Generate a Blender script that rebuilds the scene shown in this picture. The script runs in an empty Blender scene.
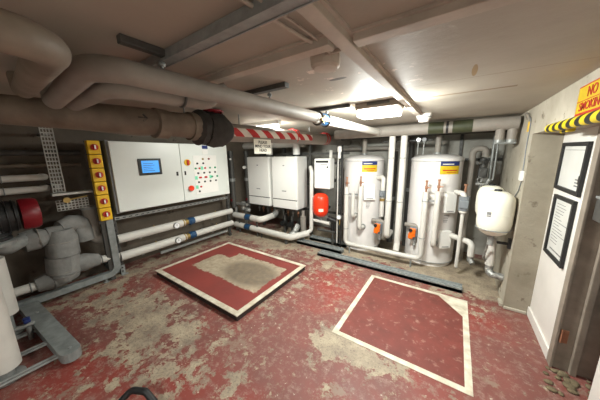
import bpy, bmesh, math, random
from mathutils import Vector, Matrix
random.seed(7)
PI = math.pi
COL = bpy.context.scene.collection

# ------------------------------------------------------------------ materials
class NT:
    def __init__(s, name):
        s.m = bpy.data.materials.new(name); s.m.use_nodes = True
        s.t = s.m.node_tree; s.b = s.t.nodes['Principled BSDF']
    def n(s, typ, **k):
        nd = s.t.nodes.new('ShaderNode' + typ)
        for a, v in k.items():
            if a.startswith('_'): setattr(nd, a[1:], v)
        return nd
    def set(s, nd, key, v):
        if isinstance(v, bpy.types.NodeSocket): s.t.links.new(v, nd.inputs[key])
        else: nd.inputs[key].default_value = v
    def math(s, op, a, b=0.0, c=0.0, clamp=False):
        nd = s.n('Math', _operation=op, _use_clamp=clamp)
        s.set(nd, 0, a); s.set(nd, 1, b)
        if op in ('MULTIPLY_ADD', 'SMOOTH_MIN', 'SMOOTH_MAX'): s.set(nd, 2, c)
        return nd.outputs[0]
    def pos(s):
        g = s.n('NewGeometry'); return g.outputs['Position']
    def sep(s, v):
        nd = s.n('SeparateXYZ'); s.set(nd, 0, v); return nd.outputs
    def noise(s, scale, detail=4, rough=.55, vec=None, dist=0.0):
        nd = s.n('TexNoise'); s.set(nd, 'Scale', scale); s.set(nd, 'Detail', detail)
        s.set(nd, 'Roughness', rough); s.set(nd, 'Distortion', dist)
        s.t.links.new(vec if vec is not None else s.pos(), nd.inputs['Vector'])
        return nd.outputs['Fac']
    def ramp(s, fac, a, b, lo=0.0, hi=1.0):
        nd = s.n('MapRange', _clamp=True); s.set(nd, 0, fac)
        s.set(nd, 1, a); s.set(nd, 2, b); s.set(nd, 3, lo); s.set(nd, 4, hi)
        return nd.outputs[0]
    def mix(s, fac, a, b):
        nd = s.n('Mix', _data_type='RGBA'); s.set(nd, 0, fac)
        for i, v in ((6, a), (7, b)):
            if isinstance(v, bpy.types.NodeSocket): s.t.links.new(v, nd.inputs[i])
            else: nd.inputs[i].default_value = (*v, 1) if len(v) == 3 else v
        return nd.outputs[2]
    def col(s, v):
        if isinstance(v, bpy.types.NodeSocket): s.t.links.new(v, s.b.inputs['Base Color'])
        else: s.b.inputs['Base Color'].default_value = (*v, 1)
    def bump(s, h, strength=.3, dist=.01):
        nd = s.n('Bump'); s.set(nd, 'Strength', strength); s.set(nd, 'Distance', dist); s.set(nd, 'Height', h)
        s.t.links.new(nd.outputs[0], s.b.inputs['Normal'])

def srgb(r, g, b):
    f = lambda c: c/12.92 if c <= .04045 else ((c+.055)/1.055)**2.4
    return tuple(f(c/255) for c in (r, g, b))

def mat(name, c, rough=.5, metal=0., var=.12, scale=8., bump=0., dark=None, emit=0):
    t = NT(name); n = t.noise(scale, 5, .6)
    d = dark or tuple(x*(1-var*2.2) for x in c)
    t.col(t.mix(t.ramp(n, .35, .7), c, d))
    t.b.inputs['Roughness'].default_value = rough; t.b.inputs['Metallic'].default_value = metal
    if bump: t.bump(t.noise(scale*4, 4), bump, .004)
    if emit:
        t.b.inputs['Emission Color'].default_value = (*c, 1); t.b.inputs['Emission Strength'].default_value = emit
    return t.m

M = {}
M['insul'] = mat('white_insulation', srgb(206, 203, 196), .55, 0, .06, 5)
M['insul_dull'] = mat('dull_insulation', srgb(148, 141, 132), .6, 0, .12, 5, .2)
M['clad'] = mat('brown_cladding', srgb(128, 116, 102), .6, 0, .16, 6, .4, dark=srgb(98, 86, 73))
M['steel'] = mat('galvanised_steel', srgb(150, 153, 151), .42, .25, .12, 25)
M['darksteel'] = mat('dark_steel', srgb(80, 79, 76), .5, .2, .15, 20)
M['greypaint'] = mat('grey_paint', srgb(104, 110, 110), .5, .2, .15, 12, .1, dark=srgb(80, 86, 86))
M['black'] = mat('black_rubber', (.012, .012, .013), .55, 0, .1, 20)
M['blackmetal'] = mat('black_metal', (.02, .02, .02), .4, .2, .1, 20)
M['quilt'] = mat('grey_quilted_cloth', srgb(136, 136, 133), .75, 0, .15, 9, .7)
M['quilt_black'] = mat('black_quilted_cloth', srgb(62, 60, 57), .8, 0, .2, 14, .8)
M['white'] = mat('white_enamel', srgb(232, 231, 226), .3, 0, .02, 3)
M['panel'] = mat('panel_grey_white', srgb(217, 221, 216), .4, 0, .02, 3)
M['tank'] = mat('tank_white', srgb(224, 220, 217), .35, 0, .05, 4)
M['cream'] = mat('cream_enamel', srgb(233, 230, 214), .35, 0, .03, 4)
M['greyplastic'] = mat('grey_plastic', srgb(120, 125, 130), .45, 0, .08, 8)
M['yellow'] = mat('yellow_plastic', srgb(236, 190, 28), .4, 0, .04, 8)
M['red'] = mat('red_plastic', srgb(196, 24, 22), .4, 0, .05, 8)
M['redvessel'] = mat('red_enamel', srgb(232, 58, 24), .35, 0, .04, 5)
M['darkred'] = mat('dark_red_enamel', srgb(124, 12, 26), .4, 0, .1, 8)
M['orange'] = mat('orange_plastic', srgb(242, 112, 14), .4, 0, .04, 8)
M['green'] = mat('green_plastic', srgb(20, 140, 90), .4, 0, .04, 8)
M['mint'] = mat('mint_label', srgb(120, 215, 175), .5, 0, .03, 8)
M['blue'] = mat('blue_coupling', srgb(32, 74, 112), .4, 0, .1, 12)
M['navy'] = mat('navy_print', srgb(28, 48, 110), .5, 0, .05, 12)
M['brass'] = mat('brass', srgb(176, 150, 92), .35, .7, .1, 20)
M['copper'] = mat('copper', srgb(180, 132, 104), .4, .5, .15, 20)
M['foil'] = mat('crinkled_foil', srgb(178, 178, 174), .4, .55, .3, 30, .9)
M['olive'] = mat('olive_tape', srgb(60, 64, 40), .6, 0, .15, 10)
M['batten'] = mat('ceiling_paint_batten', srgb(186, 174, 160), .7, 0, .12, 6, .2)
M['paper'] = mat('paper', srgb(214, 214, 210), .3, 0, .05, 6)
M['ink'] = mat('grey_ink', srgb(120, 120, 122), .6, 0, .1, 40)
M['blackink'] = mat('black_ink', (.02, .02, .02), .6, 0, .05, 40)
M['redink'] = mat('red_ink', srgb(190, 40, 24), .5, 0, .05, 40)
M['signyellow'] = mat('sign_yellow', srgb(214, 182, 26), .5, 0, .06, 20)
M['signwhite'] = mat('sign_white', srgb(222, 218, 204), .5, 0, .05, 12)
M['lip'] = mat('pad_white_paint', srgb(220, 214, 196), .65, 0, .12, 9, .2, dark=srgb(172, 160, 138))
M['padside'] = mat('pad_dark_edge', srgb(48, 38, 34), .7, 0, .2, 9, .3)
M['doorwood'] = mat('door_frame_paint', srgb(150, 139, 126), .6, 0, .15, 8, .2)
M['bluelcd'] = mat('blue_screen', srgb(70, 150, 225), .3, 0, .0, 8, emit=.55)
M['lens'] = mat('lit_diffuser', (1, .97, .9), .4, 0, 0, 5, emit=4.5)
M['lens_fill'] = mat('fill_batten_diffuser', (1, .97, .9), .4, 0, 0, 5, emit=2)
M['channel'] = mat('channel_grey', srgb(140, 145, 144), .5, .1, .15, 12, .1, dark=srgb(112, 117, 116))
M['lightsteel'] = mat('pale_galvanised', srgb(190, 190, 184), .5, .1, .1, 20)
M['sirenwhite'] = mat('detector_white', srgb(235, 232, 225), .4, 0, .02, 5)
M['rubble'] = mat('broken_screed', srgb(122, 108, 84), .95, 0, .3, 22, 1., dark=srgb(84, 72, 54))
M['glass'] = mat('gauge_face', srgb(238, 238, 238), .2, 0, .02, 5)

# floor: worn red paint over screed
t = NT('worn_red_floor'); P = t.pos(); x, y, z = t.sep(P)
def blob(t, x, y, cx, cy, rx, ry):
    dx = t.math('DIVIDE', t.math('SUBTRACT', x, cx), rx); dy = t.math('DIVIDE', t.math('SUBTRACT', y, cy), ry)
    d = t.math('ADD', t.math('MULTIPLY', dx, dx), t.math('MULTIPLY', dy, dy))
    return t.math('DIVIDE', 1.0, t.math('ADD', 1.0, t.math('MULTIPLY', d, d)))
big = t.noise(2.2, 3, .5); med = t.noise(7.5, 9, .68, dist=.15); fine = t.noise(60, 6, .7)
bl = None
for cx, cy, rx, ry, w in [(-1.95, .72, .55, .3, .17), (-2.75, .72, .4, .28, .13), (-3.6, 1.8, .2, .9, .17), (-2.5, 1.0, .3, .2, .08),
                          (-.42, 1.52, .3, .13, .23), (-.72, 1.5, .14, .14, .2), (-1.3, 1.12, .5, .2, .03), (-1.5, 1.95, .12, .45, .12), (.3, 3.5, .5, .42, .5), (-1.4, 3.7, 1.5, .55, .3),
                          (-3., 2.95, .9, .35, .16), (-3.5, .5, .3, .6, .12), (-1.45, 2.7, .3, .15, .1), (-.3, .9, .6, .35, -.05), (-.2, 2.2, .6, .6, -.06), (.5, 2.4, .3, .5, -.02)]:
    q = t.math('MULTIPLY', blob(t, x, y, cx, cy, rx, ry), w)
    bl = q if bl is None else t.math('ADD', bl, q)
v = t.math('ADD', t.math('ADD', med, bl), t.math('MULTIPLY', big, .35))
worn = t.math('MAXIMUM', t.ramp(v, .79, .82), t.math('MULTIPLY', t.ramp(t.math('ADD', t.noise(20, 9, .75), t.math('MULTIPLY', t.math('SUBTRACT', v, .7), 1.3)), .60, .66), .8))
red = t.mix(t.ramp(t.noise(4, 6, .7), .3, .72), srgb(130, 76, 69), srgb(106, 68, 61))
red = t.mix(t.ramp(t.noise(1.1, 4), .48, .62), red, srgb(138, 62, 54))
red = t.mix(t.ramp(t.noise(16, 8, .8), .5, .66), red, srgb(152, 122, 112))
red = t.mix(t.ramp(t.noise(3.1, 9, .8), .56, .6), red, srgb(136, 112, 98))
dirt = t.mix(t.ramp(t.noise(5, 7, .7), .35, .65), srgb(178, 164, 140), srgb(132, 118, 104))
dirt = t.mix(t.ramp(fine, .5, .75), dirt, srgb(92, 78, 66))
c = t.mix(worn, red, dirt)
spk = t.ramp(t.noise(32, 3, .6), .69, .72)
c = t.mix(spk, c, srgb(196, 184, 168))
t.col(c)
t.set(t.b, 'Roughness', t.ramp(med, .3, .7, .42, .7)); t.bump(t.math('ADD', t.math('MULTIPLY', worn, -.5), t.math('MULTIPLY', fine, .25)), .35, .006)
M['floor'] = t.m
# hatch pad top: red with rubbed grey patch
t = NT('hatch_red_top'); P = t.pos(); x, y, z = t.sep(P)
n = t.noise(9, 7, .65); n2 = t.noise(3, 4)
ex = t.math('SUBTRACT', t.math('ABSOLUTE', t.math('SUBTRACT', x, -2.33)), .60)
ey = t.math('SUBTRACT', t.math('ABSOLUTE', t.math('SUBTRACT', y, 1.90)), .31)
cut = t.math('MINIMUM', t.math('SUBTRACT', -2.66, x), t.math('SUBTRACT', y, 2.02))   # notch at one corner
d = t.math('MAXIMUM', t.math('MAXIMUM', ex, ey), cut)
d = t.math('ADD', d, t.math('MULTIPLY', t.math('SUBTRACT', n, .5), .16))
patch = t.ramp(d, .0, .012, 1, 0)
c = t.mix(t.ramp(n2, .3, .7), srgb(138, 56, 49), srgb(120, 52, 46))
g = t.mix(t.ramp(blob(t, x, y, -2.08, 1.88, .42, .26), .3, .7), srgb(172, 158, 136), srgb(112, 100, 86))
g = t.mix(t.ramp(t.noise(14, 8, .7), .4, .7), g, srgb(134, 118, 96))
t.col(t.mix(patch, c, g)); t.set(t.b, 'Roughness', .55); t.bump(t.noise(50, 5), .2, .003)
M['pad'] = t.m
t = NT('marked_red_floor_panel'); P = t.pos()
c = t.mix(t.ramp(t.noise(6, 7, .65), .35, .7), srgb(122, 60, 53), srgb(100, 52, 46))
c = t.mix(t.ramp(t.noise(14, 8, .7), .56, .66), c, srgb(150, 112, 100))
t.col(c); t.set(t.b, 'Roughness', .5); t.bump(t.noise(40, 5), .25, .003)
M['pad2'] = t.m
# ceiling
t = NT('ceiling_paint'); P = t.pos(); x, y, z = t.sep(P)
c = t.mix(t.ramp(t.noise(1.6, 5), .35, .7), srgb(168, 160, 147), srgb(152, 144, 131))
nn = t.noise(7, 6, .6)
def line(y0, x0, x1, w, wob=.02):
    dy = t.math('ABSOLUTE', t.math('SUBTRACT', t.math('ADD', y, t.math('MULTIPLY', t.math('SUBTRACT', nn, .5), wob)), y0))
    a = t.ramp(dy, w, w*1.6, 1, 0)
    b = t.math('MULTIPLY', t.math('GREATER_THAN', x, x0), t.math('LESS_THAN', x, x1))
    return t.math('MULTIPLY', a, b)
c = t.mix(t.math('MULTIPLY', line(1.975, -.28, .26, .012, .03), .75), c, srgb(110, 84, 58))
c = t.mix(t.math('MULTIPLY', line(1.62, -.6, .53, .0025, .01), .6), c, srgb(120, 104, 90))
flake = t.math('MULTIPLY', t.ramp(t.noise(13, 5, .65), .6, .63), t.ramp(blob(t, x, y, -.52, 1.4, .3, .45), .3, .6))
c = t.mix(flake, c, srgb(214, 200, 186))
c = t.mix(t.ramp(blob(t, x, y, -.57, 1.21, .05, .018), .4, .6), c, srgb(62, 54, 46))
c = t.mix(t.math('MULTIPLY', t.ramp(blob(t, x, y, .03, 1.5, .012, .1), .45, .6), .8), c, srgb(140, 108, 50))
t.col(c); t.set(t.b, 'Roughness', .6); t.bump(t.noise(9, 6, .6), .25, .01)
M['ceiling'] = t.m
def wallmat(name, a, b, cmark, thr=.62, bump=.4):
    t = NT(name)
    c = t.mix(t.ramp(t.noise(2.5, 6, .6), .35, .7), a, b)
    c = t.mix(t.ramp(t.noise(7, 7, .7), thr, thr+.08), c, cmark)
    t.col(c); t.set(t.b, 'Roughness', .8); t.bump(t.noise(11, 7, .65), bump, .012); return t.m
M['wall_r'] = wallmat('plaster_right', srgb(184, 177, 162), srgb(156, 148, 132), srgb(112, 102, 86), .59)
M['concrete'] = wallmat('bare_render', srgb(152, 144, 128), srgb(128, 120, 104), srgb(104, 94, 80), .6, .5)
M['wall_b'] = wallmat('plaster_back', srgb(172, 170, 162), srgb(138, 134, 126), srgb(104, 96, 84), .6)
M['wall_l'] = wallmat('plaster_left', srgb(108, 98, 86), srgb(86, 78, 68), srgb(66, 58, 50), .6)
M['whitewall'] = mat('white_painted_board', srgb(226, 222, 216), .55, 0, .05, 3, .1)
M['corridor'] = mat('corridor_wall', srgb(90, 78, 70), .8, 0, .1, 4)
# tapes
def stripes(name, ca, cb, period, frac, kz, ky=1.0):
    t = NT(name); x, y, z = t.sep(t.pos())
    u = t.math('DIVIDE', t.math('ADD', t.math('MULTIPLY', y, ky), t.math('MULTIPLY', z, kz)), period)
    f = t.math('FRACT', u)
    t.col(t.mix(t.math('LESS_THAN', f, frac), ca, cb)); t.set(t.b, 'Roughness', .45); return t.m
M['redwhite'] = stripes('red_white_tape', srgb(228, 222, 212), srgb(190, 30, 34), .22, .5, 1.3)
M['hazard'] = stripes('yellow_black_foam', srgb(226, 200, 20), (.012, .012, .012), .125, .5, .9)

# ------------------------------------------------------------------ mesh builder
SPLIT = set('cladding_band rung rim_band flange_ring bolt pipe_clip threaded_rod hanger_rod upright cross_rail cooling_fin levelling_foot support_leg support_foot mint_tag wall_arm side_rail drop_leg test_point draw_cord rubber_bellows red_tag red_tie hose_rib sign_tie cross_member valve_fitting fixing_plate coupler union_nut'.split())
class MB:
    def __init__(s): s.bm = bmesh.new()
    def box(s, x0, x1, y0, y1, z0, z1, bev=0., seg=2):
        b = bmesh.new(); bmesh.ops.create_cube(b, size=1)
        for v in b.verts:
            v.co = Vector(((x0+x1)/2+v.co.x*(x1-x0), (y0+y1)/2+v.co.y*(y1-y0), (z0+z1)/2+v.co.z*(z1-z0)))
        if bev: bmesh.ops.bevel(b, geom=b.edges[:], offset=min(bev, .45*min(abs(x1-x0), abs(y1-y0), abs(z1-z0))), segments=seg, affect='EDGES', profile=.5)
        s._add(b); return s
    def _add(s, b, mtx=None):
        if mtx is not None: bmesh.ops.transform(b, matrix=mtx, verts=b.verts[:])
        bmesh.ops.recalc_face_normals(b, faces=b.faces[:])
        vm = {}
        for v in b.verts: vm[v] = s.bm.verts.new(v.co)
        for f in b.faces:
            try: nf = s.bm.faces.new([vm[v] for v in f.verts]); nf.smooth = f.smooth
            except ValueError: pass
        b.free()
    def tube(s, pts, r, bend=None, seg=20, caps=True, radii=None, lump=0.):
        pts = [Vector(p) for p in pts]
        path = [pts[0]]; rr = [radii[0] if radii else r]
        for i in range(1, len(pts)-1):
            p = pts[i]; a = (pts[i-1]-p); c = (pts[i+1]-p); la, lc = a.length, c.length
            a.normalize(); c.normalize(); ang = a.angle(c)
            R0 = bend if bend else r*1.6
            if ang > PI-.02: path.append(p); rr.append(radii[i] if radii else r); continue
            d = min(R0/math.tan(ang/2), la*.49, lc*.49); R1 = d*math.tan(ang/2)
            bis = (a+c).normalized(); cen = p+bis*(R1/math.sin(ang/2))
            v0 = p+a*d-cen; v1 = p+c*d-cen; n = 8; tot = v0.angle(v1); ax = v0.cross(v1).normalized()
            for k in range(n+1):
                path.append(cen+Matrix.Rotation(tot*k/n, 3, ax) @ v0); rr.append(radii[i] if radii else r)
        path.append(pts[-1]); rr.append(radii[-1] if radii else r)
        b = bmesh.new(); rings = []; T = (path[1]-path[0]).normalized()
        up = Vector((0, 0, 1)) if abs(T.z) < .9 else Vector((1, 0, 0)); N = (up-T*up.dot(T)).normalized()
        for i, p in enumerate(path):
            if i == 0: t2 = (path[1]-path[0])
            elif i == len(path)-1: t2 = path[-1]-path[-2]
            else: t2 = path[i+1]-path[i-1]
            t2.normalize(); N = (N-t2*N.dot(t2)).normalized(); B = t2.cross(N)
            rings.append([b.verts.new(p+(N*math.cos(2*PI*k/seg)+B*math.sin(2*PI*k/seg))*rr[i]*(1+(random.uniform(-lump, lump) if lump else 0))) for k in range(seg)])
        for a_, c_ in zip(rings, rings[1:]):
            for k in range(seg):
                f = b.faces.new((a_[k], a_[(k+1) % seg], c_[(k+1) % seg], c_[k])); f.smooth = True
        if caps: b.faces.new(rings[0][::-1]); b.faces.new(rings[-1])
        s._add(b); return s
    def cyl(s, p0, p1, r0, r1=None, seg=20):
        return s.tube([p0, p1], r0, seg=seg, radii=[r0, r0 if r1 is None else r1])
    def lathe(s, prof, cen, axis=(0, 0, 1), seg=40):
        b = bmesh.new(); rings = []
        for r, h in prof:
            if r < 1e-5: rings.append([b.verts.new((0, 0, h))])
            else: rings.append([b.verts.new((r*math.cos(2*PI*k/seg), r*math.sin(2*PI*k/seg), h)) for k in range(seg)])
        for a_, c_ in zip(rings, rings[1:]):
            for k in range(seg):
                q = [a_[k % len(a_)], a_[(k+1) % len(a_)], c_[(k+1) % len(c_)], c_[k % len(c_)]]
                u = []
                for w in q:
                    if w not in u: u.append(w)
                if len(u) > 2:
                    f = b.faces.new(u); f.smooth = True
        if len(rings[0]) > 1: b.faces.new(rings[0][::-1])
        if len(rings[-1]) > 1: b.faces.new(rings[-1])
        m = Matrix.Translation(Vector(cen)) @ Vector((0, 0, 1)).rotation_difference(Vector(axis).normalized()).to_matrix().to_4x4()
        s._add(b, m); return s
    def ball(s, c, r, sx=1, sy=1, sz=1):
        b = bmesh.new(); bmesh.ops.create_uvsphere(b, u_segments=16, v_segments=10, radius=r)
        for f in b.faces: f.smooth = True
        s._add(b, Matrix.Translation(Vector(c)) @ Matrix.Diagonal((sx, sy, sz, 1))); return s
    def torus(s, c, R, r, axis=(0, 0, 1), seg=28, a0=0, a1=2*PI):
        q = Vector((0, 0, 1)).rotation_difference(Vector(axis).normalized())
        full = a1-a0 > 6.2; pts = [Vector(c)+q @ Vector((R*math.cos(a0+(a1-a0)*k/seg), R*math.sin(a0+(a1-a0)*k/seg), 0)) for k in range(seg+1)]
        return s.tube(pts, r, bend=.0001, seg=10, caps=not full)
    def patch(s, c, r, a0, a1, z0, z1, thick=.002, seg=14):
        """curved label on a vertical cylinder; angle measured from -Y towards +X"""
        b = bmesh.new(); g = []
        for k in range(seg+1):
            a = a0+(a1-a0)*k/seg; dx, dy = math.sin(a), -math.cos(a)
            g.append([b.verts.new((c[0]+dx*q, c[1]+dy*q, zz)) for q, zz in ((r, z0), (r+thick, z0), (r+thick, z1), (r, z1))])
        for p, q in zip(g, g[1:]):
            for j in range(4): b.faces.new((p[j], p[(j+1) % 4], q[(j+1) % 4], q[j]))
        b.faces.new(g[0]); b.faces.new(g[-1][::-1]); s._add(b); return s
    def poly(s, pts, z0, z1):
        b = bmesh.new(); lo = [b.verts.new((x, y, z0)) for x, y in pts]; hi = [b.verts.new((x, y, z1)) for x, y in pts]; n = len(pts)
        b.faces.new(lo[::-1]); b.faces.new(hi)
        for k in range(n): b.faces.new((lo[k], lo[(k+1) % n], hi[(k+1) % n], hi[k]))
        s._add(b); return s
    def text(s, txt, size, origin, right, up, depth=.002, align='CENTER'):
        cu = bpy.data.curves.new('txt', 'FONT'); cu.body = txt; cu.size = size; cu.extrude = depth; cu.align_x = align; cu.align_y = 'CENTER'; cu.resolution_u = 3; cu.offset = size*.012
        ob = bpy.data.objects.new('txt', cu); COL.objects.link(ob)
        bpy.context.view_layer.update()
        me = bpy.data.meshes.new_from_object(ob.evaluated_get(bpy.context.evaluated_depsgraph_get()))
        b = bmesh.new(); b.from_mesh(me); bpy.data.objects.remove(ob); bpy.data.meshes.remove(me)
        R = Vector(right).normalized(); U = Vector(up).normalized(); N = R.cross(U)
        m = Matrix((R, U, N)).transposed().to_4x4(); m.translation = Vector(origin)
        s._add(b, m); return s
    def build(s, name, m, parent=None, origin=None):
        if name in SPLIT and parent is not None:
            s.bm.verts.ensure_lookup_table(); seen = set(); isl = []
            for v in s.bm.verts:
                if v in seen: continue
                st = [v]; seen.add(v); comp = []
                while st:
                    q = st.pop(); comp.append(q)
                    for e in q.link_edges:
                        w = e.other_vert(q)
                        if w not in seen: seen.add(w); st.append(w)
                isl.append(comp)
            if len(isl) > 1:
                out = None
                for comp in isl:
                    nb = MB(); mp = {}
                    for q in comp: mp[q] = nb.bm.verts.new(q.co)
                    fs = set(f for q in comp for f in q.link_faces)
                    for f in fs:
                        nf = nb.bm.faces.new([mp[q] for q in f.verts]); nf.smooth = f.smooth
                    out = nb._build(name, m, parent)
                s.bm.free(); return out
        return s._build(name, m, parent, origin)
    def _build(s, name, m, parent=None, origin=None):
        if parent is not None: o0 = wloc(parent)
        elif origin is not None: o0 = Vector(origin)
        else:
            xs = [v.co for v in s.bm.verts]
            o0 = Vector(((min(v.x for v in xs)+max(v.x for v in xs))/2, (min(v.y for v in xs)+max(v.y for v in xs))/2, min(v.z for v in xs)))
        for v in s.bm.verts: v.co -= o0
        s.bm.normal_update()
        for e in s.bm.edges:
            if len(e.link_faces) == 2 and e.calc_face_angle(0) > .62: e.smooth = False
        me = bpy.data.meshes.new(name); s.bm.to_mesh(me); s.bm.free()
        me.materials.append(M[m] if isinstance(m, str) else m)
        o = bpy.data.objects.new(name, me); COL.objects.link(o)
        if parent is not None: o.parent = parent
        else: o.location = o0
        return o
def wloc(o):
    v = o.location.copy()
    while o.parent is not None: o = o.parent; v += o.location
    return v
def tag(o, label, cat, group=None):
    o['label'] = label; o['category'] = cat
    if group: o['group'] = group
    return o
def thing(name, label, cat, loc, group=None):
    o = bpy.data.objects.new(name, None); o.empty_display_size = .05; COL.objects.link(o); o.location = loc
    return tag(o, label, cat, group)
def struct(name, mb, m, parent=None):
    o = mb.build(name, m, parent)
    if parent is None: o['kind'] = 'structure'
    return o
def copy_tree(o, parent=None):
    c = o.copy(); COL.objects.link(c); c.parent = parent
    for ch in [q for q in bpy.data.objects if q.parent == o and q != c]: copy_tree(ch, c)
    return c
B = MB

CZ = 1.95
# ------------------------------------------------------------------ setting
struct('floor', B().box(-4.05, 2.4, -1.7, 4.4, -.1, 0), 'floor')
struct('ceiling', B().box(-4.05, 2.4, -1.7, 4.4, CZ, CZ+.1), 'ceiling')
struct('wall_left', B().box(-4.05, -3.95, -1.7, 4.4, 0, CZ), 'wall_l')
struct('wall_back', B().box(-3.95, .53, 4.3, 4.4, 0, CZ), 'wall_b')
struct('wall_front', B().box(-3.95, .72, -1.7, -1.6, 0, CZ), 'wall_b')
struct('wall_right', B().box(.53, .98, 2.88, 4.4, 0, CZ).box(.53, .98, -1.6, 2.88, 1.71, CZ), 'wall_r')
struct('wall_right_reveal', B().box(.53, .722, 2.862, 2.88, 0, 1.71), 'concrete')
struct('wall_right_recess', B().box(.72, .92, 2.26, 2.862, 0, 1.71), 'whitewall')
struct('wall_right_near', B().box(.72, .92, -1.6, 1.72, 0, 1.71), 'whitewall')
struct('wall_corridor', B().box(2.3, 2.4, -1.6, 4.4, 0, CZ), 'corridor')
struct('baseboard_right', B().box(.705, .72, 2.26, 2.862, 0, .09, .004), 'whitewall')
struct('trim_1', B().box(.50, .53, 2.875, 2.99, 0, .035, .006).box(.53, .70, 2.845, 2.862, 0, .03, .006), 'wall_r')
# door frame
d = thing('door_1', 'frame', 'door', (.8, 2.2, 0)); del d['label']; del d['category']; d['kind'] = 'structure'
B().box(.72, .92, 2.2, 2.26, 0, 1.71, .004).build('door_jamb', 'doorwood', d)
B().box(.80, .835, 2.17, 2.2, 0, 1.69, .004).build('door_stop', 'doorwood', d)
B().box(.705, .72, 2.185, 2.25, 0, 1.71, .003).build('architrave', 'doorwood', d)
h = B().box(.725, .765, 2.19, 2.2, .22, .32, .002).cyl((.732, 2.187, .22), (.732, 2.187, .32), .006).build('hinge', 'copper', d)
# painted marked rectangle on the floor
mk = thing('floor_marking', 'white painted rectangle outline on the red floor in front of the tanks, with a painted corner triangle', 'floor marking', (-.27, 2.2, 0))
def frame_poly(mb, x0, x1, y0, y1, w, z0, z1):
    mb.box(x0, x1, y0, y0+w, z0, z1).box(x0, x1, y1-w, y1, z0, z1).box(x0, x0+w, y0+w, y1-w, z0, z1).box(x1-w, x1, y0+w, y1-w, z0, z1); return mb
B().box(-.73, .19, 1.66, 2.75, 0, .0015).build('red_field', 'pad2', mk)
frame_poly(B(), -.78, .235, 1.615, 2.795, .045, 0, .003).poly([(-.03, 2.752), (.192, 2.752), (.192, 2.48)], 0, .003).build('outline', 'lip', mk)
# raised hatch
hp = thing('floor_hatch', 'raised red floor hatch with white painted border and a worn grey patch', 'hatch', (-2.4, 1.84, 0))
B().box(-3.19, -1.59, 1.24, 2.43, 0, .066, .004).build('hatch_slab', 'padside', hp)
frame_poly(B(), -3.2, -1.58, 1.23, 2.44, .055, .06, .07).build('hatch_border', 'lip', hp)
B().box(-3.146, -1.634, 1.284, 2.386, .065, .0685).build('hatch_top', 'pad', hp)

# ------------------------------------------------------------------ floor channels
def channel(label, x0, x1, y0, y1, h, group=None):
    c = thing('steel_channel', label, 'steel channel', ((x0+x1)/2, (y0+y1)/2, 0), group)
    B().box(x0, x1, y0, y1, 0, h*.72, .003).box(x0, x1, y0, y0+.014, 0, h, .003).box(x0, x1, y1-.014, y1, 0, h, .003).box(x0, x1, (y0+y1)/2-.008, (y0+y1)/2+.008, 0, h*.85, .002).build('channel_section', 'channel', c)
    bo = B()
    for k in range(4): xx = x0+.1+(x1-x0-.2)*k/3; bo.cyl((xx, y0+.03, h*.7), (xx, y0+.03, h*.95), .011, seg=6)
    bo.build('bolt', 'steel', c)
    return c
channel('long grey steel channel lying on the floor in front of both white tanks', -1.68, .19, 2.93, 3.05, .06)
channel('short grey steel channel on the floor below the red vessel', -2.25, -1.38, 3.17, 3.27, .07)
channel('short grey steel channel on the floor behind another, beside the pipe ladder', -2.15, -1.42, 3.45, 3.55, .07)

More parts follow.
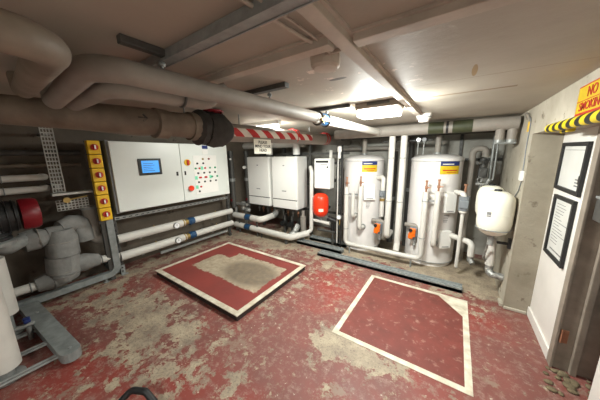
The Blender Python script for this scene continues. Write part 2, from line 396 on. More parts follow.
# ------------------------------------------------------------------ white storage tanks
def tank(cx, cy, cam_a, label, la, lz, boxes):
    r = .315; t = thing('hot_water_tank', label, 'tank', (cx, cy, 0), 'white hot water cylinders')
    B().lathe([(r*.93, 0), (r*.93, .05), (r, .055), (r, 1.455), (r+.006, 1.46), (r+.006, 1.485), (r-.01, 1.5), (r*.8, 1.528), (r*.4, 1.545), (0, 1.55)], (cx, cy, 0), seg=64).build('tank_body', 'tank', t)
    B().torus((cx, cy, .06), r+.001, .006, seg=40).torus((cx, cy, 1.455), r+.002, .004, seg=40).build('rim_band', 'steel', t)
    lb = B().patch((cx, cy), r, cam_a+la[0], cam_a+la[1], lz[0], lz[1], .002).build('label_plate', 'signyellow', t)
    zz = lz[1]-(lz[1]-lz[0])*.34
    B().patch((cx, cy), r+.001, cam_a+la[0], cam_a+la[1], zz, lz[1]+.002, .002).build('label_header', 'navy', lb)
    a_ = la[1]-la[0]
    B().patch((cx, cy), r+.001, cam_a+la[0]+a_*.12, cam_a+la[1]-a_*.12, lz[0]+.042, lz[0]+.056, .002).patch((cx, cy), r+.001, cam_a+la[0]+a_*.3, cam_a+la[1]-a_*.2, lz[0]+.02, lz[0]+.026, .002).build('label_text', 'redink', lb)
    B().patch((cx, cy), r+.002, cam_a+la[0]+a_*.1, cam_a+la[1]-a_*.35, zz+.016, zz+.028, .002).build('label_text', 'signwhite', lb)
    for a, z0, z1, w in boxes:
        A = cam_a+a; px, py = cx+math.sin(A)*(r+.02), cy-math.cos(A)*(r+.02)
        b = B(); b.box(-w/2, w/2, -.035, .025, z0, z1, .008)
        bmesh.ops.transform(b.bm, matrix=Matrix.Translation((px, py, 0)) @ Matrix.Rotation(A, 4, 'Z'), verts=b.bm.verts[:])
        cb = b.build('control_box', 'white', t)
        k = B(); k.box(-w*.3, w*.3, -.038, -.034, z0+.02, z0+.03)
        bmesh.ops.transform(k.bm, matrix=Matrix.Translation((px, py, 0)) @ Matrix.Rotation(A, 4, 'Z'), verts=k.bm.verts[:])
        k.build('printed_line', 'ink', cb)
    # rating plate print
    A0 = cam_a+boxes[0][0]; pr = B()
    for i in range(5): pr.patch((cx, cy), r, A0-.12, A0+.12-.02*i, boxes[0][1]-.05-.022*i, boxes[0][1]-.042-.022*i, .0015)
    pr.build('printed_plate', 'ink', t)
    B().cyl((cx+.0, cy, 1.54), (cx, cy, 1.80), .036).cyl((cx, cy, 1.53), (cx, cy, 1.60), .03).build('top_outlet', 'insul_dull', t)
    B().cyl((cx, cy, 1.54), (cx, cy, 1.57), .045).build('outlet_flange', 'steel', t)
    B().lathe([(.045, 0), (.05, .006), (.05, .012), (0, .013)], (cx+math.sin(cam_a-.15)*r, cy-math.cos(cam_a-.15)*r, .55), (math.sin(cam_a-.15), -math.cos(cam_a-.15), 0), seg=20).build('access_cover', 'white', t)
    return t
ca1 = math.atan2(1.27, 3.76); ca2 = math.atan2(.237, 3.76)
tank(-1.27, 3.76, ca1, 'white cylindrical hot water tank nearer the red vessel, left of the two tall pipes', (math.radians(-5), math.radians(38)), (1.29, 1.45), [(.28, .86, 1.10, .17)])
tank(-.237, 3.76, ca2, 'white cylindrical hot water tank on the right, nearer the cream vessel', (math.radians(9), math.radians(54)), (1.29, 1.45), [(.60, .79, 1.06, .15), (.56, .30, .54, .15)])

# pipes in front of the tanks
def stub(mb_parent, x, y, z, h=.14):
    s = B().cyl((x, y, z-.01), (x, y, z+h), .011).cyl((x, y, z+h*.35), (x, y, z+h*.6), .018).cyl((x, y, z+h), (x, y, z+h+.02), .016, seg=8).build('copper_stub', 'copper', mb_parent)
    B().box(x-.004, x+.05, y-.022, y-.016, z+h*.45, z+h*.55, .002).build('valve_lever', 'copper', s)
lp = thing('pipe_loop', 'white insulated pipe loop running low across the front of both tanks with copper ends', 'pipe', (-.8, 3.3, 0))
B().tube([(-1.37, 3.3, 1.07), (-1.37, 3.3, .15), (-.29, 3.3, .15), (-.29, 3.3, 1.07)], .034, bend=.07).build('pipe_run', 'insul', lp)
for xx in (-1.37, -.29): stub(lp, xx, 3.3, 1.06)
cl = B()
for xx, zz in ((-1.37, .95), (-1.37, .4), (-.29, .95), (-.29, .45)): cl.torus((xx, 3.3, zz), .036, .005)
cl.box(-1.4, -1.14, 3.335, 3.345, .94, .965).box(-.33, -.12, 3.335, 3.345, .94, .965).build('pipe_clip', 'steel', lp)
for xx in (-1.2, -.75, -.4): pass
ft = B().cyl((-1.3, 3.3, 0), (-1.3, 3.3, .12), .012).cyl((-.4, 3.3, 0), (-.4, 3.3, .12), .012).build('support_foot', 'steel', lp)
def riser(label, x, z0, z1, yb, st=True, r=.033, group=None):
    p = thing('pipe_riser', label, 'pipe', (x, 3.3, z0), group)
    B().tube([(x, 3.3, z1), (x, 3.3, z0), (x, yb, z0)], r, bend=.06).build('pipe_run', 'insul', p)
    if st: stub(p, x, 3.3, z1-.01)
    B().cyl((x, yb-.02, z0), (x, yb, z0), r+.012).build('tank_flange', 'steel', p)
    return p
riser('short white insulated riser entering the left tank front, copper end on top', -1.15, .42, 1.09, 3.475)
riser('short white insulated riser entering the right tank front, copper end on top', -.155, .36, 1.09, 3.45)
riser('plain white insulated riser between the two copper-ended pipes at the left tank', -1.265, .60, .98, 3.45, False, .028)
# two tall pipes
for xx, zb, lb in ((-.755, .36, 'tall white vertical pipe between the tanks, the left one of the pair'), (-.605, .19, 'tall white vertical pipe between the tanks, the right one of the pair')):
    p = thing('vertical_pipe', lb, 'pipe', (xx, 3.36, zb), 'tall pipe pair between the tanks')
    if zb > .3: B().tube([(xx, 3.36, 1.79), (xx, 3.36, zb), (xx, 3.62, zb)], .041, bend=.06).build('pipe_run', 'insul', p)
    else: B().tube([(xx, 3.36, 1.79), (xx, 3.36, zb+.1), (xx, 3.32, zb)], .041, bend=.06).build('pipe_run', 'insul', p)
    B().torus((xx, 3.36, .9), .043, .005).torus((xx, 3.36, 1.5), .043, .005).build('pipe_clip', 'steel', p)
# orange actuators
for i, (xx, zz, lb) in enumerate(((-.90, .45, 'orange valve actuator on grey pump body beside the left tank'), (-.42, .46, 'orange valve actuator on grey pump body at the foot of the right tank'))):
    v = thing('valve_actuator', lb, 'actuator', (xx, 3.42, zz-.1), 'orange valve actuators')
    B().tube([(xx-.12, 3.5, zz+.09), (xx+.06, 3.5, zz+.09), (xx+.06, 3.5, zz-.16), (xx+.06, 3.56, zz-.2)], .03, bend=.04).build('pump_pipe', 'insul_dull', v)
    bd = B().box(xx-.045, xx+.055, 3.41, 3.5, zz-.1, zz+.08, .015).cyl((xx, 3.47, zz-.02), (xx, 3.385, zz-.02), .045).build('pump_body', 'greyplastic', v)
    oc = B().box(xx-.04, xx+.04, 3.36, 3.41, zz-.01, zz+.075, .01).box(xx-.05, xx+.01, 3.365, 3.41, zz-.075, zz-.0, .01).box(xx+.005, xx+.04, 3.37, 3.41, zz-.045, zz, .008).build('orange_cover', 'orange', v)
    B().cyl((xx-.02, 3.36, zz+.055), (xx-.02, 3.34, zz+.055), .024).build('black_knob', 'black', oc)
    B().cyl((xx+.03, 3.43, zz-.1), (xx+.03, 3.43, zz-.17), .02).ball((xx+.03, 3.43, zz-.17), .024).build('foil_elbow', 'foil', v)

# pumps between the tanks
p = thing('circulation_pump', 'white pipe elbow with small grey valves on the side of the left tank', 'pump', (-.93, 3.55, .6))
B().tube([(-.99, 3.6, 1.2), (-.89, 3.55, 1.22), (-.88, 3.5, 1.08), (-.88, 3.5, .62)], .032, bend=.05).build('pipe_run', 'insul', p)
B().cyl((-.88, 3.5, .92), (-.88, 3.5, 1.02), .045).cyl((-.88, 3.47, .97), (-.88, 3.42, .97), .03).build('pump_head', 'greyplastic', p)
B().cyl((-.88, 3.5, .86), (-.88, 3.5, .90), .038).build('union_nut', 'brass', p)
# clutter behind tanks
def darkpipe(label, pts, r, m='darksteel', name='background_pipe', group=None):
    p = thing(name, label, 'pipe', pts[-1], group)
    B().tube(pts, r, bend=r*2).build('pipe_run', m, p)
    a, b_ = Vector(pts[0]), Vector(pts[1]); dd = (b_-a).normalized(); mid = a.lerp(b_, .5)
    B().cyl(mid-dd*.03, mid+dd*.03, r+.012).build('joint_collar', 'steel', p)
    return p
darkpipe('dark grey pipe standing behind the gap between the tanks', [(-.62, 4.1, 1.95), (-.62, 4.1, 0)], .04)
darkpipe('second dark grey pipe behind the gap between the tanks, next to the left tank', [(-.88, 4.15, 1.6), (-.88, 4.15, 0)], .05)
darkpipe('grey header pipe crossing the back wall above the left tank', [(-1.9, 4.12, 1.66), (-.95, 4.12, 1.66), (-.95, 4.12, 1.2)], .035, 'insul_dull')
for xx, lb in ((-.43, 'small round white dial gauge above the right tank, nearer the tall pipes'), (-.36, 'small dark dial gauge above the right tank')):
    g = thing('dial_gauge', lb, 'gauge', (xx-.02, 3.55, 1.7), 'dial gauges above the right tank')
    m_ = 'glass' if xx < -.4 else 'blackmetal'
    B().cyl((xx-.03, 3.57, 1.74), (xx-.03, 3.55, 1.74), .028).build('dial_face', m_, g)
    B().torus((xx-.03, 3.55, 1.74), .028, .004, (0, 1, 0)).build('bezel', 'blackmetal', g)
    B().cyl((xx-.03, 3.56, 1.54), (xx-.03, 3.56, 1.72), .007).build('stem', 'steel', g)
h = thing('dark_conduit', 'dark horizontal conduit with fittings just above the right tank', 'conduit', (-.6, 3.62, 1.72))
B().cyl((-.95, 3.64, 1.735), (-.3, 3.64, 1.735), .014).build('conduit_run', 'darksteel', h)
B().cyl((-.56, 3.64, 1.735), (-.50, 3.64, 1.735), .026).cyl((-.66, 3.64, 1.735), (-.62, 3.64, 1.735), .026).build('coupler', 'blackmetal', h)

# header pipe with olive tape
hd = thing('header_pipe', 'large white insulated header pipe under the ceiling behind the smoke detector, with olive tape bands', 'pipe', (-.4, 3.36, 1.8))
B().tube([(-1.6, 3.36, 1.86), (.5, 3.36, 1.86)], .07, seg=28).build('pipe_run', 'insul_dull', hd)
for a, b_ in ((-.33, -.17), (-.08, .11)):
    B().cyl((a, 3.36, 1.86), (b_, 3.36, 1.86), .0725, seg=28).build('olive_tape_band', 'olive', hd)
B().cyl((-.145, 3.36, 1.86), (-.12, 3.36, 1.86), .0725, seg=28).build('dark_band', 'blackmetal', hd)
for xx in (.36, .46):
    B().tube([(xx, 3.36, 1.82), (xx, 3.36, 1.69)], .042).build('drop_leg', 'insul_dull', hd)
B().cyl((.36, 3.36, 1.69), (.36, 3.36, 1.66), .046).cyl((.46, 3.36, 1.69), (.46, 3.36, 1.66), .046).box(.32, .50, 3.33, 3.39, 1.645, 1.665, .004).build('end_flange', 'steel', hd)
# upper beam lines in the dark gap over the header
b = thing('steel_beam', 'dark steel beam under the ceiling above the header pipe', 'beam', (-.5, 3.9, 1.8))
B().box(-1.7, .53, 3.72, 3.86, 1.88, 1.95, .003).build('beam_flange', 'darksteel', b); B().box(-1.7, .53, 3.78, 3.80, 1.8, 1.88).build('beam_web', 'darksteel', b)

# right back corner
def strut(label, p0, p1, w=.04, m='darksteel', name='strut_rail', cat='strut', group=None, slots=True):
    x0, y0, z0 = [min(a, b) for a, b in zip(p0, p1)]; x1, y1, z1 = [max(a, b) for a, b in zip(p0, p1)]
    t = thing(name, label, cat, ((x0+x1)/2, (y0+y1)/2, z0), group)
    x1, y1, z1 = (x1 if x1-x0 > w else x0+w), (y1 if y1-y0 > w else y0+w), (z1 if z1-z0 > w else z0+w)
    B().box(x0, x1, y0, y1, z0, z1, .003).build('channel_section', m, t)
    if slots:
        L = max(x1-x0, y1-y0, z1-z0); n = max(2, int(L/.07)); s = B(); e = .0015
        for k in range(n):
            f0, f1 = (k+.25)/n, (k+.75)/n
            if L == z1-z0: s.box(x0+w*.35, x0+w*.65, y0-e, y0+e, z0+L*f0, z0+L*f1).box(x1-e, x1+e, y0+w*.35, y0+w*.65, z0+L*f0, z0+L*f1)
            elif L == y1-y0: s.box(x1-e, x1+e, y0+L*f0, y0+L*f1, z0+w*.35, z0+w*.65)
            else: s.box(x0+L*f0, x0+L*f1, y0-e, y0+e, z0+w*.35, z0+w*.65)
        s.build('slot', 'black', t)
    return t
strut('dark vertical strut fixed to the back wall right of the tanks', (.01, 4.25, .0), (.01, 4.29, 1.93))
strut('dark horizontal strut on the back wall behind the cream vessel', (.1, 4.25, 1.44), (.52, 4.29, 1.44))
mf = thing('pipe_manifold', 'grey pump and pipe manifold on the back wall behind the cream vessel', 'manifold', (.25, 3.95, 1.0))
B().tube([(.17, 3.95, .0), (.17, 3.95, 1.61), (.31, 3.95, 1.61), (.31, 3.95, 1.5)], .04, bend=.07).build('pipe_run', 'insul_dull', mf)
B().cyl((.30, 3.95, 1.3), (.30, 3.95, 1.48), .045).box(.25, .35, 3.87, 3.95, 1.22, 1.36, .015).cyl((.3, 3.88, 1.29), (.3, 3.84, 1.29), .035).build('pump_body', 'darksteel', mf)
B().cyl((.24, 3.93, 1.14), (.36, 3.93, 1.14), .03).cyl((.36, 3.93, 1.14), (.38, 3.95, 1.2), .03).cyl((.27, 3.9, 1.42), (.23, 3.86, 1.42), .02).cyl((.3, 3.93, .9), (.3, 3.93, 1.22), .022).torus((.28, 3.86, 1.20), .03, .006, (0, 1, 0)).build('valve_fitting', 'foil', mf)
B().torus((.31, 3.86, 1.44), .03, .005, (0, 1, 0)).cyl((.31, 3.95, 1.44), (.31, 3.86, 1.44), .006).build('handwheel', 'blackmetal', mf)
B().cyl((.38, 3.95, 1.2), (.38, 3.95, 1.85), .015).tube([(.42, 3.96, 1.7), (.42, 3.96, 1.2), (.33, 3.96, 1.12)], .012, bend=.04).build('branch_pipe', 'steel', mf)
# cream vessel
def vessel(name, label, cx, cy, z0, z1, r, m, group=None):
    v = thing(name, label, 'vessel', (cx, cy, z0), group); H = z1-z0
    pr = [(0, 0), (r*.45, .01), (r*.78, .04), (r*.95, .09), (r, .15), (r, H*.5-.003)]
    pt = [(r, H*.5+.003), (r, H-.13), (r*.95, H-.075), (r*.8, H-.035), (r*.5, H-.01), (0, H)]
    B().lathe(pr+pt, (cx, cy, z0), seg=56).build('vessel_shell', m, v)
    B().torus((cx, cy, z0+H*.5), r-.001, .003, seg=48).build('seam_band', m, v)
    return v
v = vessel('expansion_vessel', 'large cream expansion vessel mounted beside the right wall', .372, 2.98, .712, 1.18, .145, 'cream')
B().cyl((.372, 2.98, 1.17), (.372, 2.98, 1.192), .035, .028).build('valve_cap', 'black', v)
B().patch((.372, 2.98), .1452, -.55, -.30, .93, .98, .001).build('rating_label', 'ink', v)
B().cyl((.372, 2.98, .71), (.372, 2.98, .60), .022).build('connection_nipple', 'steel', v)
B().box(.42, .53, 2.96, 3.0, .635, .655, .003).box(.505, .53, 2.95, 3.01, .60, .70, .003).build('wall_bracket', 'blackmetal', v)
B().torus((.372, 2.98, .79), .142, .005).build('strap', 'steel', v)
vp = thing('vessel_pipe', 'white insulated pipe with foil end hanging below the cream vessel', 'pipe', (.42, 3.1, .25))
B().tube([(.40, 3.12, .64), (.41, 3.13, .33)], .042).build('pipe_run', 'insul', vp)
B().tube([(.41, 3.13, .345), (.41, 3.13, .26), (.43, 3.08, .24), (.53, 3.07, .235)], .036, bend=.04, lump=.1).build('foil_elbow', 'foil', vp)
B().tube([(.35, 2.98, .62), (.355, 3.03, .55), (.34, 3.08, .42), (.38, 3.12, .36)], .01, bend=.03).build('flexible_hose', 'foil', vp)
v2 = vessel('expansion_vessel', 'smaller cream vessel mostly hidden behind the large cream one', .35, 3.29, .80, 1.20, .125, 'cream')
B().cyl((.35, 3.29, 1.19), (.35, 3.29, 1.21), .03).build('valve_cap', 'black', v2)
B().cyl((.355, 3.29, .81), (.355, 3.29, .74), .02).box(.34, .53, 3.28, 3.30, .74, .76).build('connection_nipple', 'steel', v2)
gp = thing('grey_pump', 'grey pump with copper stem standing between the right tank and the cream vessel', 'pump', (.12, 3.36, .1))
B().cyl((.12, 3.36, .87), (.12, 3.36, 1.04), .055).box(.075, .165, 3.29, 3.36, .9, 1.0, .01).build('pump_body', 'greyplastic', gp)
B().tube([(.03, 3.5, 1.07), (.10, 3.38, 1.07), (.12, 3.36, 1.02)], .03, bend=.03).tube([(.12, 3.36, .86), (.12, 3.36, .12)], .02).build('pipe_run', 'insul', gp)
B().ball((.12, 3.36, .85), .045, 1, 1, .7).build('lower_union', 'insul', gp)
B().cyl((.12, 3.40, 1.05), (.12, 3.40, 1.17), .012).cyl((.12, 3.40, 1.17), (.12, 3.40, 1.185), .022).build('copper_stem', 'copper', gp)
ep = thing('elbow_pipe', 'white elbow pipe leaving the right tank low down with a foil end', 'pipe', (.2, 3.4, .2))
B().tube([(.02, 3.52, .48), (.25, 3.36, .47), (.25, 3.36, .30)], .036, bend=.06).build('pipe_run', 'insul', ep)
B().tube([(.25, 3.36, .31), (.25, 3.36, .25), (.28, 3.32, .22)], .032, bend=.03, lump=.12).build('foil_elbow', 'foil', ep)
jb = thing('junction_box', 'small white junction box with grey cable on the right wall plaster', 'junction box', (.53, 2.94, 1.29))
B().box(.505, .53, 2.92, 3.0, 1.29, 1.38, .004).build('box_body', 'white', jb)
B().tube([(.524, 2.97, 1.37), (.524, 3.0, 1.6), (.524, 2.99, 1.85), (.524, 3.2, 1.93)], .004, bend=.05, seg=8).tube([(.524, 2.95, 1.3), (.524, 3.02, 1.18), (.524, 3.15, 1.1)], .004, bend=.05, seg=8).build('cable', 'greyplastic', jb)
tg = thing('yellow_tag', 'yellow tag and loose cable hanging on the wall corner beside the header pipe', 'tag', (.52, 3.1, 1.75))
B().box(.515, .527, 3.0, 3.04, 1.74, 1.83, .002).build('tag_plate', 'yellow', tg)
B().tube([(.52, 3.02, 1.83), (.51, 3.05, 1.90), (.50, 3.2, 1.93), (.515, 3.1, 1.86)], .005, bend=.03, seg=8).build('cable_loop', 'insul_dull', tg)

# ------------------------------------------------------------------ right wall items
def framed(label, y0, y1, z0, z1, tilt):
    c = Vector((.72, (y0+y1)/2, (z0+z1)/2)); f = thing('picture_frame', label, 'frame', c, 'framed sheets on the white wall')
    hw, hh = (y1-y0)/2, (z1-z0)/2
    def bx(mb, a, b_, c_, d_, x0, x1): mb.box(c.x+x0, c.x+x1, c.y+a, c.y+b_, c.z+c_, c.z+d_, .002); return mb
    m = B(); w = .028
    bx(m, -hw, hw, hh-w, hh, -.022, -.002); bx(m, -hw, hw, -hh, -hh+w, -.022, -.002); bx(m, -hw, -hw+w, -hh+w, hh-w, -.022, -.002); bx(m, hw-w, hw, -hh+w, hh-w, -.022, -.002)
    m.build('frame_border', 'black', f)
    s = bx(B(), -hw+w, hw-w, -hh+w, hh-w, -.008, -.002).build('printed_sheet', 'paper', f)
    k = B()
    if tilt > 0:
        for i in range(3):
            zz = hh-w-.05-i*.02; bx(k, -hw+w+.02, -hw+w+.10, -hh+w+.03+i*.022, -hh+w+.04+i*.022, -.010, -.007)
        bx(k, -hw+w+.02, hw-w-.02, hh-w-.03, hh-w-.027, -.010, -.007)
    else:
        for i in range(14):
            zz = hh-w-.04-i*.024; bx(k, hw-w-.05-random.uniform(.08, .27), hw-w-.04, zz, zz+.004, -.010, -.007)
        bx(k, -hw+w+.02, hw-w-.06, -hh+w+.03, -hh+w+.04, -.010, -.007)
    k.build('print', 'ink', s)
    if tilt > 0: bx(B(), -hw+w+.01, -hw+w+.05, -hh+w+.05, -hh+w+.11, -.011, -.007).build('drawing_stamp', 'blackink', s)
    f.rotation_euler = (math.radians(tilt), 0, 0)
    return f
framed('black framed sheet on the white wall, the upper one just under the hazard foam', 2.32, 2.79, 1.25, 1.62, 1.0)
framed('black framed sheet of text on the white wall, the lower one', 2.345, 2.745, .71, 1.21, -.5)
sg = thing('warning_sign', 'yellow sign with red border reading NO SMOKING high on the right wall', 'sign', (.53, 1.75, 1.74))
B().box(.52, .528, 1.61, 1.975, 1.742, 1.893, .001).build('sign_board', 'redink', sg)
B().box(.518, .521, 1.62, 1.965, 1.815, 1.885).build('sign_field', 'signyellow', sg)
B().text('NO', .068, (.517, 1.80, 1.848), (0, -1, 0), (0, 0, 1), .001).build('lettering', 'redink', sg)
B().box(.518, .521, 1.62, 1.965, 1.753, 1.81).build('sign_field', 'signyellow', sg)
B().text('SMOKING', .06, (.517, 1.79, 1.781), (0, -1, 0), (0, 0, 1), .001).build('lettering', 'redink', sg)
hz = thing('hazard_foam', 'yellow and black striped foam guard along the low edge of the right bulkhead', 'foam guard', (.53, 2.0, 1.68))
B().tube([(.535, 2.43, 1.718), (.53, 1.5, 1.712)], .03, seg=20).build('foam_tube', 'hazard', hz)
B().box(.56, .60, 2.2, 2.34, 1.675, 1.71, .01).build('loose_foam_end', 'hazard', hz)
dc = thing('door_closer', 'grey metal door closer box fixed to the door frame at the right edge', 'door closer', (.84, 2.12, 1.17))
B().box(.735, .92, 1.98, 2.17, 1.13, 1.27, .006).build('closer_body', 'darksteel', dc)
B().box(.73, .92, 1.97, 2.17, 1.268, 1.283, .002).cyl((.8, 2.1, 1.27), (.8, 2.1, 1.31), .012).build('closer_arm', 'steel', dc)
B().box(.76, .80, 2.166, 2.201, 1.2, 1.26).build('fixing_plate', 'steel', dc)
rb = B()
for k in range(26):
    x_, y_ = random.uniform(.66, .93), random.uniform(1.95, 2.17); s_ = random.uniform(.01, .024); rb.ball((x_, y_, s_*.35), s_, random.uniform(.8, 1.5), random.uniform(.8, 1.4), .55)
o = rb.build('rubble', 'rubble'); tag(o, 'broken screed rubble at the foot of the door frame', 'rubble'); o['kind'] = 'stuff'

# ------------------------------------------------------------------ ceiling items
def batten(label, x0, x1, y0, y1, z0, name='ceiling_trunking', m='batten', lip=True):
    t = thing(name, label, 'trunking', ((x0+x1)/2, (y0+y1)/2, z0))
    B().box(x0, x1, y0, y1, z0, CZ, .003).build('trunking_body', m, t)
    if lip:
        if x1-x0 > y1-y0: B().box(x0, x1, y0-.012, y1+.012, CZ-.008, CZ).build('mounting_flange', m, t)
        else: B().box(x0-.012, x1+.012, y0, y1, CZ-.008, CZ).build('mounting_flange', m, t)
    return t
batten('cream painted ceiling trunking running from above the camera to the detector', -.385, -.335, .25, 2.62, 1.92)
batten('cream painted ceiling trunking crossing from the right, before the light fitting', -.325, .52, .80, .855, 1.92)
batten('cream painted ceiling trunking crossing towards the left pipes', -1.25, -.395, .76, .81, 1.915)
c = thing('ceiling_conduit', 'thin painted conduit pair on the ceiling leading to the round junction box', 'conduit', (-.45, .6, 1.93))
B().tube([(-.50, .3, 1.938), (-.47, .7, 1.938), (-.44, .88, 1.938)], .006, bend=.05, seg=10).tube([(-.47, .3, 1.938), (-.44, .62, 1.938), (-.43, .88, 1.938)], .004, bend=.05, seg=10).build('conduit_run', 'batten', c)
B().box(-.52, -.42, .55, .57, 1.925, 1.95, .002).build('saddle_clip', 'batten', c)
j = thing('ceiling_junction_box', 'round grey junction box on the ceiling where the trunkings cross', 'junction box', (-.5, .93, 1.9))
B().lathe([(0, 0), (.05, .002), (.06, .012), (.064, .05)], (-.49, .92, 1.90), seg=10).build('box_lid', 'batten', j)
B().box(-.50, -.36, .865, .875, 1.93, 1.945, .003).build('cable_tail', 'batten', j)
s = thing('ceiling_strut', 'long grey strut channel crossing the ceiling above the overhead pipes', 'strut', (-.4, .545, 1.9))
B().box(-1.22, .52, .50, .54, 1.915, 1.95, .003).box(-1.22, .52, .497, .501, 1.912, 1.92).box(-1.22, .52, .539, .543, 1.912, 1.92).build('channel_section', 'steel', s)
B().cyl((-.6, .52, 1.92), (-.6, .52, CZ), .006).cyl((-1.15, .52, 1.88), (-1.15, .52, CZ), .006).cyl((.3, .52, 1.92), (.3, .52, CZ), .006).build('threaded_rod', 'steel', s)
B().box(-1.19, -1.13, .52, .58, 1.895, 1.905, .002).cyl((-1.12, .56, 1.895), (-1.12, .56, 1.87), .012).build('clamp', 'steel', s)
def bracket(label, x0, x1, y0, y1, rods, m='darksteel'):
    t = thing('ceiling_bracket', label, 'bracket', ((x0+x1)/2, (y0+y1)/2, 1.9), 'dark ceiling brackets')
    B().box(x0, x1, y0, y1, 1.924, CZ, .003).build('channel_section', m, t)
    for x_, y_, zb in rods: B().cyl((x_, y_, zb), (x_, y_, 1.915), .006).cyl((x_, y_, zb+.01), (x_, y_, zb+.025), .014, seg=6).build('hanger_rod', 'steel', t)
    return t
bracket('dark ceiling bracket nearest the camera, holding the grey strut end', -.975, -.945, .36, .54, [(-.98, .5, 1.885)])
bracket('dark ceiling bracket over the middle of the long white overhead pipe', -1.25, -.82, 1.07, 1.11, [(-.95, 1.09, 1.885)])
bracket('dark ceiling bracket over the blue coupling of the overhead pipe', -1.15, -.75, 1.80, 1.835, [(-.95, 1.815, 1.89)])
# lit bulkhead fitting
L = thing('bulkhead_light', 'lit rectangular bulkhead light on the ceiling in front of the tall pipes', 'light', (-.53, 2.0, 1.84))
B().box(-.715, -.385, 1.845, 2.035, 1.905, CZ, .006).build('light_base', 'doorwood', L)
ln = B().box(-.705, -.395, 1.855, 2.025, 1.845, 1.906, .014, 3).build('light_diffuser', 'lens', L)
B().box(-.62, -.45, 1.84, 1.856, 1.925, 1.945, .002).build('side_bracket', 'darksteel', L)
# rear strip light
L2 = thing('strip_light', 'lit strip light on the ceiling behind the striped pipe', 'light', (-1.95, 2.1, 1.88))
B().box(-2.3, -1.72, 2.10, 2.16, 1.91, CZ, .004).build('light_base', 'white', L2)
B().box(-2.27, -1.75, 2.09, 2.17, 1.875, 1.91, .01).build('light_diffuser', 'lens', L2)
# detector
dt = thing('smoke_detector', 'white round detector on the ceiling at the end of the trunking', 'detector', (-.31, 2.7, 1.87))
B().lathe([(.07, .08), (.07, .055), (.064, .05), (.064, .035), (.052, .03), (.046, .0), (.026, -.005), (0, -.005)][::-1], (-.32, 2.72, 1.87), seg=28).build('detector_head', 'sirenwhite', dt)
B().torus((-.32, 2.72, 1.913), .0655, .004, seg=24).build('vent_ring', 'greyplastic', dt)

# ------------------------------------------------------------------ overhead pipes
op = thing('overhead_pipe', 'long white insulated overhead pipe with blue coupling, running to the header', 'pipe', (-.93, 1.8, 1.78))
B().tube([(-1.84, .335, 1.93), (-1.82, .335, 1.85), (-.965, .275, 1.838), (-.945, 1.6, 1.842)], .041, bend=.1, seg=28).build('pipe_run', 'insul_dull', op)
B().tube([(-.945, 1.6, 1.838), (-.94, 3.36, 1.855)], .042, seg=28).build('pipe_end_run', 'insul', op)
bn = B().cyl((-.945, 1.66, 1.838), (-.945, 1.76, 1.838), .049, seg=28).build('blue_coupling', 'blue', op)
B().torus((-.945, 1.65, 1.838), .047, .009, (0, 1, 0)).torus((-.945, 1.78, 1.838), .047, .009, (0, 1, 0)).build('flange_ring', 'darksteel', op)
B().box(-.905, -.885, 1.62, 1.80, 1.815, 1.835, .004).cyl((-.90, 1.66, 1.80), (-.90, 1.68, 1.86), .008).build('fittings', 'brass', bn)
o2 = thing('overhead_pipe', 'second insulated overhead pipe tucked behind the long one, turning up into the ceiling', 'pipe', (-1.15, .8, 1.77))
B().tube([(-1.95, .43, 1.94), (-1.9, .43, 1.86), (-1.17, .38, 1.828), (-1.14, .80, 1.835), (-1.14, .90, 1.94)], .037, bend=.09, seg=24).build('pipe_run', 'insul_dull', o2)
B().torus((-1.14, .66, 1.832), .039, .006, (0, 1, 0)).build('pipe_clip', 'darksteel', o2)
o3 = thing('overhead_pipe', 'large insulated overhead pipe elbow nearest the camera at top left', 'pipe', (-.8, .0, 1.73))
B().tube([(-.74, -1.58, 1.77), (-.72, .15, 1.785), (-1.72, .225, 1.87), (-1.76, .225, 1.94)], .038, bend=.085, seg=28).build('pipe_run', 'clad', o3)
B().torus((-.735, -.6, 1.79), .043, .006, (0, 1, 0)).cyl((-.735, -.6, 1.83), (-.735, -.6, CZ), .006).build('pipe_hanger', 'darksteel', o3)
# big clad pipe with valve, tape
bp = thing('low_level_main', 'large brown clad pipe crossing low under the ceiling, wrapped in red and white warning tape', 'pipe', (-1.8, 1.7, 1.65))
B().tube([(-2.6, -.75, 1.86), (-2.12, .16, 1.825), (-1.76, .80, 1.79), (-1.78, 1.12, 1.79)], .09, bend=.5, seg=32, radii=[.085, .08, .088, .098]).build('clad_section', 'clad', bp)
B().tube([(-1.80, 1.42, 1.772), (-1.8, 3.5, 1.805), (-1.8, 4.3, 1.82)], .084, seg=32).build('rear_section', 'insul_dull', bp)
tp = B(); bb = bmesh.new(); rows_ = []
for k in range(2):
    yy = (1.46, 2.85)[k]; zc = (1.7726, 1.7947)[k]
    rows_.append([bb.verts.new((-1.80+math.cos(a)*rr_, yy, zc+math.sin(a)*rr_)) for rr_ in (.0875, .085) for a in [math.radians(-26+52*j/12) * (1 if rr_ > .09 else 1) for j in range(13)]])
for j in range(12):
    bb.faces.new((rows_[0][j], rows_[0][j+1], rows_[1][j+1], rows_[1][j])).smooth = True
    bb.faces.new((rows_[0][13+j], rows_[0][14+j], rows_[1][14+j], rows_[1][13+j]))
tp._add(bb); tp.build('warning_tape', 'redwhite', bp)
B().tube([(-1.76, .80, 1.785), (-1.765, .88, 1.782)], .101, seg=28).tube([(-1.777, 1.06, 1.79), (-1.778, 1.12, 1.79)], .108, seg=28).build('cladding_band', 'clad', bp)
B().text('\u2192', .07, (-1.675, .70, 1.80), (0, 1, 0), (0, 0, 1), .004).build('flow_arrow', 'blackink', bp)
